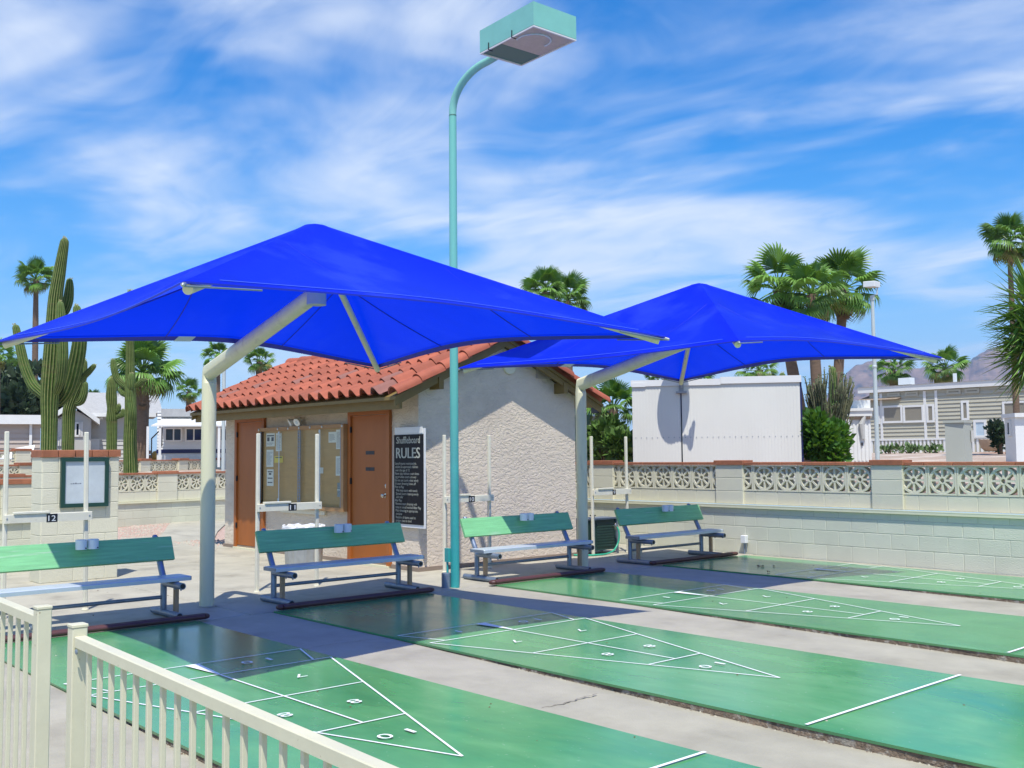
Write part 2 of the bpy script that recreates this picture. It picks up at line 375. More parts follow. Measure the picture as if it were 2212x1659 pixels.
# green court: waxed paint with worn, streaky colour
def court_mat():
    m = bpy.data.materials.new('court_green'); m.use_nodes = True
    t = m.node_tree; b = t.nodes['Principled BSDF']
    g = N(t, 'ShaderNodeNewGeometry')
    mpn = N(t, 'ShaderNodeMapping'); mpn.inputs['Scale'].default_value = (.55, 1.0, 1); L(t, g.outputs['Position'], mpn.inputs[0])
    a = N(t, 'ShaderNodeTexNoise', i_Scale=1.1, i_Detail=6., i_Roughness=.6, i_Distortion=.4); L(t, mpn.outputs[0], a.inputs['Vector'])
    r = N(t, 'ShaderNodeValToRGB'); L(t, a.outputs[0], r.inputs[0])
    e = r.color_ramp.elements
    e[0].position, e[0].color = .30, (.045,.235,.105,1)
    e[1].position, e[1].color = .70, (.155,.375,.155,1)
    k = r.color_ramp.elements.new(.5); k.color = (.088,.30,.115,1)
    mp3 = N(t, 'ShaderNodeMapping'); mp3.inputs['Scale'].default_value = (1.2, 3, 1); L(t, g.outputs['Position'], mp3.inputs[0])
    s_ = N(t, 'ShaderNodeTexNoise', i_Scale=3.2, i_Detail=5.); L(t, mp3.outputs[0], s_.inputs['Vector'])
    rr = N(t, 'ShaderNodeMapRange', i_1=.3, i_2=.7, i_3=.94, i_4=1.06); L(t, s_.outputs[0], rr.inputs[0])
    hs = N(t, 'ShaderNodeHueSaturation', i_Saturation=1.05); L(t, rr.outputs[0], hs.inputs['Value']); L(t, r.outputs[0], hs.inputs['Color'])
    sp = N(t, 'ShaderNodeTexNoise', i_Scale=34., i_Detail=2.); L(t, g.outputs['Position'], sp.inputs['Vector'])
    sr = N(t, 'ShaderNodeMapRange', i_1=.70, i_2=.76, i_3=0., i_4=.5); L(t, sp.outputs[0], sr.inputs[0])
    mx = N(t, 'ShaderNodeMix', data_type='RGBA'); mx.inputs[7].default_value = (.30,.42,.30,1)
    L(t, sr.outputs[0], mx.inputs[0]); L(t, hs.outputs[0], mx.inputs[6])
    mp4 = N(t, 'ShaderNodeMapping'); mp4.inputs['Scale'].default_value = (.22, 9, 1); mp4.inputs['Rotation'].default_value = (0,0,.02); L(t, g.outputs['Position'], mp4.inputs[0])
    tk_ = N(t, 'ShaderNodeTexNoise', i_Scale=2.2, i_Detail=6., i_Roughness=.7); L(t, mp4.outputs[0], tk_.inputs['Vector'])
    tr_ = N(t, 'ShaderNodeMapRange', interpolation_type='SMOOTHSTEP', i_1=.55, i_2=.75, i_3=0., i_4=.18); L(t, tk_.outputs[0], tr_.inputs[0])
    mx2 = N(t, 'ShaderNodeMix', data_type='RGBA'); mx2.inputs[7].default_value = (.055,.17,.085,1)   # rubbed disc tracks
    L(t, tr_.outputs[0], mx2.inputs[0]); L(t, mx.outputs[2], mx2.inputs[6])
    dk = N(t, 'ShaderNodeTexNoise', i_Scale=11., i_Detail=5., i_Roughness=.75); L(t, g.outputs['Position'], dk.inputs['Vector'])
    dr = N(t, 'ShaderNodeMapRange', i_1=.62, i_2=.76, i_3=0., i_4=.22); L(t, dk.outputs[0], dr.inputs[0])
    mx3 = N(t, 'ShaderNodeMix', data_type='RGBA'); mx3.inputs[7].default_value = (.045,.15,.075,1)
    L(t, dr.outputs[0], mx3.inputs[0]); L(t, mx2.outputs[2], mx3.inputs[6]); L(t, mx3.outputs[2], b.inputs['Base Color'])
    q = N(t, 'ShaderNodeMapRange', i_1=.3, i_2=.7, i_3=.13, i_4=.27); L(t, a.outputs[0], q.inputs[0]); L(t, q.outputs[0], b.inputs['Roughness'])
    b.inputs['Specular IOR Level'].default_value = .85
    n2_ = N(t, 'ShaderNodeTexNoise', i_Scale=7., i_Detail=4.); L(t, g.outputs['Position'], n2_.inputs['Vector'])
    bp = N(t, 'ShaderNodeBump', i_Strength=.18, i_Distance=.004); L(t, n2_.outputs[0], bp.inputs['Height']); L(t, bp.outputs[0], b.inputs['Normal'])
    return m
M_COURT = court_mat()
# stucco: skip-trowel relief
def stucco_bump(m):
    t = m.node_tree; b = t.nodes['Principled BSDF']
    g = N(t, 'ShaderNodeNewGeometry')
    d = N(t, 'ShaderNodeTexNoise', i_Scale=6., i_Detail=2.); L(t, g.outputs['Position'], d.inputs['Vector'])
    vm = N(t, 'ShaderNodeVectorMath', operation='MULTIPLY_ADD'); L(t, d.outputs['Color'], vm.inputs[0]); vm.inputs[1].default_value = (.14,.14,.14); L(t, g.outputs['Position'], vm.inputs[2])
    mpn = N(t, 'ShaderNodeMapping'); mpn.inputs['Scale'].default_value = (15,15,31); L(t, vm.outputs[0], mpn.inputs[0])
    a = N(t, 'ShaderNodeTexNoise', i_Scale=1., i_Detail=4., i_Roughness=.55); L(t, mpn.outputs[0], a.inputs['Vector'])
    rp = N(t, 'ShaderNodeMapRange', interpolation_type='SMOOTHSTEP', i_1=.43, i_2=.55); L(t, a.outputs[0], rp.inputs[0])
    f = N(t, 'ShaderNodeTexNoise', i_Scale=90., i_Detail=2.); L(t, g.outputs['Position'], f.inputs['Vector'])
    mm = N(t, 'ShaderNodeMath', operation='MULTIPLY_ADD', i_1=.14); L(t, f.outputs[0], mm.inputs[0]); L(t, rp.outputs[0], mm.inputs[2])
    bp = N(t, 'ShaderNodeBump', i_Strength=.8, i_Distance=.0062); L(t, mm.outputs[0], bp.inputs['Height']); L(t, bp.outputs[0], b.inputs['Normal'])
stucco_bump(M_STUC)
# shade cloth
def cloth_mat(name, col, tr, fac):
    m = mat(name, col, .55, .20, .8, .25, 55, spec=.12, col2=(col[0]+.02, col[1]+.035, col[2]*1.02), c2scale=1.4, c2lo=.48, c2hi=.72, stretch=(1,1,.6))
    b = m.node_tree.nodes['Principled BSDF']; b.inputs['Sheen Weight'].default_value = .55; b.inputs['Sheen Roughness'].default_value = .22; b.inputs['Sheen Tint'].default_value = (.30,.58,1,1)
    return translucent(m, tr, fac)
M_CLOTH = cloth_mat('blue_shade_cloth', (.004,.022,.76), (.0,.045,.84), .46)
M_HEM = mat('blue_hem', (.005,.02,.42), .6, .05, 3, .1, 120)
M_SEAM = mat('seam_thread', (.05,.12,.75), .6, 0)

# ================================================================== SETTING
def raised(X, Y):
    xe = -15.7 if Y < 4.9 else (-23.3 if Y < 5.0 else -23.3-(Y-5.0)*.145)
    d = max(0, min(xe-X, 60), min(Y-13.55, 60))
    return .78 + .028*min(d, 26) - .0*d
def grid_sheet(mb, xs, ys, fz, mi=0): mb.sheet([[(x, y, fz(x, y)) for x in xs] for y in ys], mi)

# sunken court ground (under the slabs), then the raised yards behind the walls
g = MB(); g.box((-32,-60,-.4), (60,13.6,-.14)); tag(g.build('ground', M_GUT), kind='structure')
t = MB()
xs = [-2000,-900,-400,-200,-120,-80,-60,-50,-44,-38,-34,-30,-26,-22,-18,-14,-10,-6,-2,2,8,16,30,60,120,400,1500]
ys = [13.6,14.5,16,18,20,23,26,30,34,38,44,52,70,110,200,500,1200,3200]
grid_sheet(t, xs, ys, lambda x, y: raised(x, y))
for Y0, Y1, x0, x1 in ((-400,4.9,-15.75,-15.75), (5.0,13.6,-23.5,-24.75)):
    rows = []
    for yy in np.linspace(Y0, Y1, 14):
        k = (yy-Y0)/(Y1-Y0); xe = x0+(x1-x0)*k
        rows.append([(xe-dd, yy, raised(xe-dd-.01, yy)) for dd in (1900,900,400,200,100,60,40,26,18,12,7,3,0)])
    t.sheet(rows)
tag(t.build('terrain', M_YARD, smooth=True), kind='structure')

sg = MB(); grid_sheet(sg, [-14,-11,-8,-5,-2,1,4], [13.62,14.5,16,18,19.4], lambda x, y: raised(x, y)+.006)
tag(sg.build('gravel_strip', mat('red_gravel', (.20,.125,.095), .95, .35, 30, 1.4, 30)), kind='structure')
# concrete deck in panels, cut by joints
def lane(x): return 0 if x < -7.4 else -.044*min(1, (x+7.4)/4.2)
pv = thing('pavement', (-12,6,0), None, None)
pv['kind'] = 'structure'
xcuts = [-21,-18,-15.4,-12.7,-9.46]
ycuts = [-9,-6,-3.2,-.6,2.2,4.94,7.66,10.38,13.38]
for i in range(len(xcuts)-1):
    for j in range(len(ycuts)-1):
        x0, x1, y0, y1 = xcuts[i]+.006, xcuts[i+1]-.006, ycuts[j]+.006, ycuts[j+1]-.006
        if x1 < -17.9 and y1 > 8.4: continue
        m_ = MB(); m_.bbox((x0,y0,-.12), (x1,y1,rnd.uniform(-.002,.002)), .007); m_.build('concrete_panel', M_CONC, pv)
# curved path to the left of the hut
pth = [atZ(*p, -.004) for p in ((262,1163),(345,1159),(356,1147),(362,1136),(378,1125),(430,1110),(470,1098),(490,1092),(500,1120),(470,1148),(462,1165),(470,1185),(440,1215),(262,1225))]
m_ = MB(); m_.prism([(p[0],p[1],-.09) for p in pth][::1], (0,0,.094)); m_.build('concrete_path', M_CONC, pv)
# gravel bed by the left walls
gb = MB()
gx = [(-36,-2),(-15.6,-2),(-15.6,5.0),(-14.9,5.6),(-15.6,8.0),(-16.9,9.0),(-17.5,13.5),(-29,13.5)]
gb.add([(x,y,-.03) for x,y in gx], [tuple(range(len(gx)))])
tag(gb.build('gravel_bed', M_GRAV), kind='structure')
st = MB(); rs = random.Random(3)
def stone(mb, x, y, z, s):
    a = rs.uniform(0, 6.3); r = [s*rs.uniform(.6,1.2) for _ in range(5)]
    ring = [(x+r[i]*cos(a+i*1.257), y+r[i]*sin(a+i*1.257), z) for i in range(5)]
    mb.add(ring+[(x,y,z+s*rs.uniform(.5,.9))], [(i,(i+1)%5,5) for i in range(5)], rs.choice((0,0,1)))
for p0, p1, k in ((atZ(265,1162),atZ(345,1157),0),):
    n = 0
    while n < 3800:
        px_, py_ = rs.uniform(262,432), rs.uniform(1104,1160)
        if py_ > 1160-(px_-262)*.02 or (px_ > 350 and py_ > 1137-(px_-350)*.33) or py_ < 1139-(px_-262)*.16: continue
        q = atZ(px_, py_); stone(st, q[0], q[1], -.03, rs.uniform(.02,.05)); n += 1
for _ in range(420):
    x, y = rs.uniform(-18.6,-17.1), rs.uniform(8.0,9.6); stone(st, x, y, .0, rs.uniform(.015,.04))
tag(st.build('gravel', [M_GRAV, M_CONC]), kind='stuff')

# lanes between the courts (shallow gutters) and the four courts
CY = [3.39, 6.13, 9.06, 12.13]
CX = [-6.95, -6.89, -7.0, -7.16]
HW = .955
lanes = [(-6, CY[0]-HW)] + [(CY[i]+HW, CY[i+1]-HW) for i in range(3)] + [(CY[3]+HW, 13.385)]
lx = [-9.46,-9,-8.4,-7.8,-7.4,-6.9,-6.3,-5.6,-4.9,-4.2,-3.2,-2,0,4,9]
for i, (y0, y1) in enumerate(lanes):
    m_ = MB()
    def hz_(x, y):
        k = .35 if i == 4 else 1
        edge = .0 if abs(y-y0) < .02 or i == 0 else 0   # falls towards the upper court edge
        fall = 1 if i == 0 else max(0, min(1, (y-y0)/(y1-y0)))
        return -.006 + lane(x)*k*(.25+.75*fall)
    yy = np.linspace(y0, y1, 7) if i else [-6,-3,0,1.4,2.0,y1]
    grid_sheet(m_, lx, yy, hz_)
    m_.build('concrete_lane', M_GUT, pv, smooth=True)
def crack(pts, wd=.006):
    P = [Vector(p) for p in pts]; out = []
    m_ = MB(); rr = random.Random(5)
    for a, b in zip(P, P[1:]):
        for k in range(14): out.append(a.lerp(b, k/14)+Vector((rr.uniform(-.012,.012), rr.uniform(-.02,.02), 0)))
    out.append(P[-1])
    rows = []
    for q in out: ww = wd*rr.uniform(.4,1.3); rows.append([(q.x-ww, q.y, q.z), (q.x+ww, q.y, q.z)])
    m_.sheet(rows); return m_
def onlane(px, py):
    q = atZ(px, py, -.03); return (q[0], q[1], -.006+lane(q[0])*.5+.004)
crack([onlane(1140,1541), onlane(1205,1527), onlane(1290,1503)], .007).build('crack', M_CRACK, pv)
crack([atZ(646,1404.5,.0), atZ(700,1394,.0), atZ(757,1386,.0), atZ(856,1376.5,.0)], .004).build('crack', M_CRACK, pv)
crack([atZ(205,1640,.004-.045), atZ(300,1612,-.041), atZ(420,1570,-.041)], .006).build('crack', M_CRACK, pv)
LN = [.0]
COURTNAMES = ['nearest green shuffleboard court behind the cream railing, part in canopy shadow', 'green shuffleboard court in the middle foreground, second from the railing', 'third green shuffleboard court, in front of the bench beside the teal pole', 'far green shuffleboard court along the block wall']
ft = .3048
for i in range(4):
    cx, cy = CX[i], CY[i]
    ct = thing('shuffleboard_court', (cx,cy,0), COURTNAMES[i], None); ct['kind'] = 'structure'
    m_ = MB(); ex = np.linspace(-9.4, 9, 70); rr = random.Random(20+i)
    # slab: smooth top, ragged broken lower edge
    top = [[(x, y, .012) for x in ex] for y in (cy-HW, cy-HW/2, cy, cy+HW/2, cy+HW)]
    m_.sheet(top)
    jag = [rr.uniform(-.012,.006) for _ in ex]
    m_.add([(x, cy-HW, .0121) for x in ex]+[(x, cy-HW+.004, -.006) for x in ex], [(k, k+len(ex), k+1+len(ex), k+1) for k in range(len(ex)-1)], 0)
    m_.add([(x, cy-HW+.004+abs(jag[k]), -.006) for k, x in enumerate(ex)]+[(x, cy-HW-.006+jag[k], -.16) for k, x in enumerate(ex)], [(k, k+len(ex), k+1+len(ex), k+1) for k in range(len(ex)-1)], 1)
    m_.add([(x, cy+HW, .0121) for x in ex]+[(x, cy+HW, -.16) for x in ex], [(k, k+1, k+1+len(ex), k+len(ex)) for k in range(len(ex)-1)], 0)
    m_.box((-9.42,cy-HW,-.16), (-9.4,cy+HW,.011), 0)
    m_.build('slab', [M_COURT, M_DIRT], ct)
    e_ = MB()
    for k in range(330):
        x = rr.uniform(-6.0, 3); zz = lane(x)
        if zz > -.008: continue
        yq = cy-HW-rr.uniform(.0,.02); s = rr.uniform(.004,.013)
        stone(e_, x, yq, -.006+zz-.002, s)
    tag(e_.build('dirt_seam', [M_DIRT, M_CONC], ct), kind='stuff')
    zt = .0135
    kk = [0]
    def line(u0, v0, u1, v1, wd=.0145, taper=None):
        kk[0] += 1; z = zt+.0035+kk[0]*.0004
        a, b = Vector((cx+u0*ft, cy+v0*ft, z)), Vector((cx+u1*ft, cy+v1*ft, z))
        d = (b-a).normalized(); n = Vector((-d.y, d.x, 0))
        w0, w1 = (wd/2, wd/2) if taper is None else (taper[0]/2, taper[1]/2)
        m_ = MB(); m_.add([a+n*w0, a-n*w0, b-n*w1, b+n*w1], [(0,1,2,3)]); m_.build('court_line', M_LINE, ct)
    line(0,-3,0,3); line(0,-3,9,0); line(0,3,9,0); line(3,-2,3,2); line(6,-1,6,1); line(0,0,6,0)
    line(-1.5,-3,-1.5,3); line(-1.5,-3,0,-2.5); line(-1.5,3,0,2.5); line(-1.5,0,0,0,taper=(.11,.018))
    line(12-.35,-3.12,12-.35,3.12,.022)
    def num(txt, u, v, wpx, size=.135):
        kk[0] += 1; wpx *= .85
        m_ = MB(); put_text(m_, txt, (cx+u*ft-.05, cy+v*ft, zt+.0035+kk[0]*.0004), (0,-1,0), (1,0,0), size, width=wpx, center=True); m_.build('numeral', M_LINE, ct)
    num('7', 1.5, 1.25, .10); num('7', 1.5, -1.25, .10); num('8', 4.5, .8, .10); num('8', 4.5, -.8, .10)
    num('1', 7.15, .28, .03); num('0', 7.15, -.28, .10)
    num('1', -.75, 1.7, .03); num('0', -.75, 1.1, .10); num('I', -.75, -1.4, .03)

# far hills
hm = MB()
def hill_h(px_):
    pts = [(-400,1000),(1500,940),(1760,880),(1805,846),(1822,822),(1850,797),(1880,786),(1920,784),(1945,786),(1980,800),(2020,796),(2050,792),(2085,795),(2115,776),(2150,758),(2185,745),(2230,738),(2300,725),(2420,760),(2600,860),(2900,980)]
    for (x0,y0),(x1,y1) in zip(pts, pts[1:]):
        if x0 <= px_ <= x1: return y0+(y1-y0)*(px_-x0)/(x1-x0)
    return 1000
rh = np.random.RandomState(4)
def vnoise(x, y, seed=0):
    def h(a, b): v = sin(a*127.1+b*311.7+seed*74.7)*43758.5453; return v-math.floor(v)
    xi, yi = math.floor(x), math.floor(y); fx, fy = x-xi, y-yi; fx, fy = fx*fx*(3-2*fx), fy*fy*(3-2*fy)
    return (h(xi,yi)*(1-fx)+h(xi+1,yi)*fx)*(1-fy)+(h(xi,yi+1)*(1-fx)+h(xi+1,yi+1)*fx)*fy
rows = []
for j in range(22):
    k = j/21; row = []
    for px_ in range(1500, 2960, 5):
        top = atD(px_, hill_h(px_)+(vnoise(px_/11, 1.5, 3)-.5)*7+(vnoise(px_/4.5, 2.5, 5)-.5)*4, 2400)[2]
        dd = ray(px_, 990); base = C0+dd*(1900+500*k)
        rid = sum(abs(vnoise(px_/(40/2**o)+3*o, k*3*2**o, o)-.5)/2**o for o in range(4))
        cl = .62+.10*vnoise(px_/55, 0, 9); prof = min(1, (k/cl)*.62 if k < cl else .62+.38*min(1, ((k-cl)/(1-cl))*1.9))
        z = 2+max(0, top-2)*min(1, prof*(1.03-.35*(1-k)*(rid-.3)))
        if j == 21: z = top
        row.append((base[0], base[1], z))
    rows.append(row)
hm.sheet(rows); tag(hm.build('hills', M_HILL), kind='structure')

# ================================================================== BLOCK WALLS
def block_mesh(w_, h_, d_, m, nm='block'):
    b = MB(); v = .0045
    # front face pillowed: chamfer to the face (towards -y)
    b.add([(-w_/2+v,0,-h_/2+v),(w_/2-v,0,-h_/2+v),(w_/2-v,0,h_/2-v),(-w_/2+v,0,h_/2-v),
           (-w_/2,v,-h_/2),(w_/2,v,-h_/2),(w_/2,v,h_/2),(-w_/2,v,h_/2),
           (-w_/2,d_,-h_/2),(w_/2,d_,-h_/2),(w_/2,d_,h_/2),(-w_/2,d_,h_/2)],
          [(0,1,2,3),(0,4,5,1),(1,5,6,2),(2,6,7,3),(3,7,4,0),(4,8,9,5),(5,9,10,6),(6,10,11,7),(7,11,8,4),(8,11,10,9)])
    return b.mesh(nm, m)
def screen_mesh():
    b = MB(); s = .197; d = .13
    for a, c in (((-s,0,-s),(s,d,-s+.024)), ((-s,0,s-.024),(s,d,s)), ((-s,0,-s+.024),(-s+.024,d,s-.024)), ((s-.024,0,-s+.024),(s,d,s-.024))): b.box(a, c)
    def ring(r0, r1, n, y0, y1):
        vs = []
        for r, y in ((r0,y0),(r1,y0),(r1,y1),(r0,y1)): vs += [(r*cos(2*pi*j/n), y, r*sin(2*pi*j/n)) for j in range(n)]
        b.add(vs, [(k*n+j, k*n+(j+1)%n, ((k+1)%4)*n+(j+1)%n, ((k+1)%4)*n+j) for k in range(4) for j in range(n)])
    ring(.150, .183, 28, .004, d-.004); ring(.030, .050, 14, .006, d-.006)
    for k in range(8):
        a = k*pi/4+pi/8*0
        M = Matrix.Rotation(-a, 4, 'Y'); b.box((.046,.008,-.0135), (.153,d-.008,.0135), 0, M)
    for zz in (-1, 1): b.box((-s+.024,.005,zz*.0015), (-.183,d-.006,zz*.0085)); b.box((.183,.005,zz*.0015), (s-.024,d-.006,zz*.0085))
    return b.mesh('screen_block', M_SCREEN)
ME_SCREEN = screen_mesh()
def cap_mesh(l, w_, h_):
    b = MB(); b.bbox((-l/2,-w_/2,-h_/2), (l/2,w_/2,h_/2), .006); return b.mesh('cap_brick', M_CAP)
def place(me, name, parent, loc, rz=0):
    o = link(name, me, parent, loc); o.rotation_euler = (0,0,rz); return o
_MC = {}
def cached(kind, *a):
    k = (kind,)+tuple(round(x, 3) for x in a)
    if k not in _MC:
        _MC[k] = block_mesh(*a, M_BLOCK) if kind == 'b' else block_mesh(*a, M_BLOCKS) if kind == 'lb' else cap_mesh(*a)
    return _MC[k]
class WallBuilder:
    # wall along a frame: u along, d outwards (towards the viewer side n)
    def __init__(s, root, o, r, n): s.root = root; s.fr = Frame(o, r, n); s.rz = atan2(s.fr.r.y, s.fr.r.x); s.flip = s.fr.r.cross(Vector((0,0,1))).dot(s.fr.n) < 0
    def put(s, me, name, u, z, d):
        o = place(me, name, s.root, s.fr.p(u, z, d), s.rz)
        if s.flip: o.rotation_euler = (0, 0, s.rz); o.scale = (1,-1,1)
        return o
    def course(s, u0, u1, z0, z1, d, shift, kind='b', depth=.14, bw=.4, name='block'):
        u = u0-shift
        while u < u1-.01:
            a, b = max(u, u0), min(u+bw, u1)
            if b-a > .03: s.put(cached(kind, b-a-.007, z1-z0-.007, depth), name, (a+b)/2, (z0+z1)/2, d)
            u += bw
    def mortar(s, u0, u1, z0, z1, d, depth=.12):
        m_ = MB(); s.fr.box(m_, u0, u1, z0, z1, d-.004-depth, d-.004); m_.build('mortar', M_MORT, s.root)
    def caps(s, u0, u1, z0, z1, d0, d1, bw=.4, shift=0):
        u = u0-shift
        while u < u1-.01:
            a, b = max(u, u0), min(u+bw, u1)
            if b-a > .03:
                o = s.put(cached('c', b-a-.008, d1-d0, z1-z0), 'cap_brick', (a+b)/2, (z0+z1)/2, (d0+d1)/2); o.rotation_euler.z += rnd.uniform(-.008,.008)
            u += bw
    def screens(s, u0, u1, zc, d, ref):
        k = math.floor((u0-ref)/.4)
        u = ref+k*.4
        while u < u1:
            if u+.4 > u0+.06 and u < u1-.06: s.put(ME_SCREEN, 'screen_block', u+.2, zc, d)
            u += .4
    def pillar(s, u0, u1, z0, z1, d, rows, kind='b', capw=.05, caph=.065, back=.3):
        h = (z1-z0)/rows
        m_ = MB(); s.fr.box(m_, u0+.006, u1-.006, z0, z1, d-back, d-.004); m_.build('mortar', M_MORT, s.root)
        for k in range(rows): s.put(cached(kind, u1-u0, h-.007, back), 'block', (u0+u1)/2, z0+h*(k+.5), d)
        o = s.put(cached('c', u1-u0+2*capw, back+2*capw, caph), 'cap_brick', (u0+u1)/2, z1+caph/2+.001, d-back/2)
        return o

# --- long wall behind the courts
bw_ = thing('block_wall', (-8,13.4,0), 'long cream block wall with wheel-pattern screen blocks behind the courts', 'wall')
W = WallBuilder(bw_, (0,13.4,0), (1,0,0), (0,-1,0))
uL, uR = -13.4, -2.6
bounds = [-.03,.213,.42,.612,.70]
for k in range(4): W.course(uL, uR, bounds[k], bounds[k+1], 0, (.2 if k % 2 else 0)+.015, 'lb')
W.mortar(uL, uR, -.05, .70, 0, .15)
m_ = MB(); W.fr.box(m_, uL, uR, .702, .738, -.22, .040); W.fr.box(m_, uL, uR, .738, .752, .012, .042); m_.build('ledge', M_CREAM, bw_)
pil = [(-12.98,-12.40), (-10.18,-9.66), (-7.49,-7.03), (-4.82,-4.36)]
prev = uL
for a, b in pil+[(uR, uR)]:
    if a > prev:
        W.course(prev, a, .757, .962, -.055, .2, 'b'); W.mortar(prev, a, .757, .962, -.055)
        W.screens(prev, a, 1.163, -.05, -7.093)
        W.caps(prev, a, 1.366, 1.412, -.17, -.02, .4, .1)
    prev = b
for a, b in pil: W.pillar(a, b, .757, 1.368, -.012, 3, 'b', .02, .072, .24)

# --- pillar with notice case on the left
pw = thing('pillar_wall', (-13.9,4.73,0), 'short cream block wall stub with red brick top carrying the white notice case', 'wall')
W = WallBuilder(pw, (-13.66,4.25,0), (0,1,0), (1,0,0))
PLN = .965
h = 1.575/8
for k in range(8): W.course(0, PLN, k*h-.0, (k+1)*h, 0, .2 if k % 2 else 0, 'b', .12)
W.mortar(.004, PLN, 0, 1.574, 0, .34)
W2 = WallBuilder(pw, (-13.66,4.25,0), (-1,0,0), (0,-1,0))
for k in range(8): W2.put(cached('b', .40-.007, h-.007, .1), 'block', .21, (k+.5)*h, .004)
W.caps(-.02, PLN+.02, 1.577, 1.668, -.42, .02, .21, 0)
nc = thing('notice_case', (-13.64,4.76,1.24), 'white notice case in a dark green frame on the short block wall', 'notice case')
F = Frame((-13.66,4.25,0), (0,1,0), (1,0,0))
u0, u1, z0, z1 = .215, .815, .935, 1.57
m_ = MB()
for a in ((u0,u0+.05,z0,z1),(u1-.05,u1,z0,z1),(u0+.05,u1-.05,z0,z0+.05),(u0+.05,u1-.05,z1-.05,z1)): F.box(m_, a[0], a[1], a[2], a[3], .004, .055)
m_.build('frame', M_GRNFR, nc)
m_ = MB(); F.box(m_, u0+.05, u1-.05, z0+.05, z1-.05, .006, .036); m_.build('panel', M_GLAZE, nc)
m_ = MB()
for k in range(5): a = u0+.12+k*.028; F.box(m_, a, a+.02, 1.235, 1.24+.004*(k%3), .0375, .0385)
m_.build('lettering', M_INK, nc)

# --- near left wall (runs to the pillar), diagonal wall behind it, upper wall further back
def low_wall(root, o, r, n, ln, z0, zl, zt, pils, ref, nlow, screen=True, ledge=True, full=True):
    W = WallBuilder(root, o, r, n)
    h = (zl-z0)/nlow
    for k in range(nlow): W.course(0, ln, z0+k*h, z0+(k+1)*h, 0, .2 if k % 2 else 0, 'lb')
    W.mortar(0, ln, z0-.1, zl, 0, .15)
    if ledge:
        m_ = MB(); W.fr.box(m_, 0, ln, zl+.002, zl+.036, -.2, .04); m_.build('ledge', M_CREAM, root)
    zb = zl+.04
    prev = 0
    for a, b in pils+[(ln, ln)]:
        if a > prev+.05:
            if zt-.445-zb > .06: W.course(prev, a, zb, zt-.446, -.055, .2, 'b'); W.mortar(prev, a, zb, zt-.446, -.055)
            if screen: W.screens(prev, a, zt-.246, -.05, ref)
            W.caps(prev, a, zt-.044, zt, -.17, -.02, .4, .1)
        prev = b
    for a, b in pils: W.pillar(a, b, zb, zt-.04, -.012, 3, 'b', .02, .07, .24)
nw = thing('block_wall', (-15.6,3,0), 'low cream block wall at the left edge, running to the short wall stub', 'wall')
low_wall(nw, (-15.6,.6,0), (0,1,0), (1,0,0), 4.25, -.03, .66, 1.245, [(.9,1.36),(3.72,4.25)], .12, 3)
d0, d1 = np.array([-23.4,5.35]), np.array([-24.6,13.6])
r_ = (d1-d0)/np.linalg.norm(d1-d0); n_ = np.array([r_[1],-r_[0]])
dw = thing('block_wall', (d0[0],d0[1],0), 'cream screen block wall between the gravel and the hut, behind the notice case', 'wall')
low_wall(dw, (d0[0],d0[1],0), (r_[0],r_[1],0), (n_[0],n_[1],0), 8.3, -.03, .50, 1.215, [(1.2,1.66),(4.85,5.37),(7.8,8.3)], .13, 3)
def far_wall(name_label, pA, pB, dep0, dep1, zt, z0, pillars, key=False):
    a, b = atD(*pA, dep0), atD(*pB, dep1); r = Vector((b[0]-a[0], b[1]-a[1], 0)); ln = r.length; r.normalize()
    n = Vector((r.y, -r.x, 0)); n = -n if n.dot(Vector((a[0],a[1],0))) > 0 else n
    o = thing('block_wall', (a[0],a[1],z0), name_label, 'wall')
    W = WallBuilder(o, (a[0],a[1],0), r, n)
    W.course(0, ln, z0, zt-.45, 0, 0, 'b'); W.mortar(0, ln, z0-.3, zt-.45, 0)
    if key:
        m_ = MB()
        u = 0
        while u < ln:
            for (x0,x1,y0,y1) in ((0,.4,0,.03),(0,.4,.37,.40),(0,.03,.03,.37),(.09,.35,.08,.12),(.31,.35,.12,.30),(.15,.31,.26,.30),(.15,.19,.18,.26)): W.fr.box(m_, u+x0, u+x1, zt-.446+y0, zt-.446+y1, -.12, -.03)
            u += .405
        tag(m_.build('key_pattern_blocks', M_SCREEN, o), kind='stuff')
    else: W.screens(0, ln, zt-.246, -.02, .1)
    W.caps(0, ln, zt-.044, zt, -.16, .0, .6, 0)
    for u in pillars: W.pillar(u*ln, u*ln+.5, z0, zt-.03, .06, 5, 'b', .03, .08, .3)
    return o
far_wall('further cream screen block wall with red caps seen above the diagonal wall', (150,1010), (500,992), 33, 41, 1.50, .85, [.38,.62,.87])
far_wall('cream wall of key-pattern blocks behind the low wall at the left edge', (-60,983), (105,984), 34, 36, 1.88, 1.02, [.55], True)
far_wall('cream screen block wall between the low left wall and the key-pattern wall', (-60,1020), (100,1018), 27, 28.5, 1.42, .85, [.62])

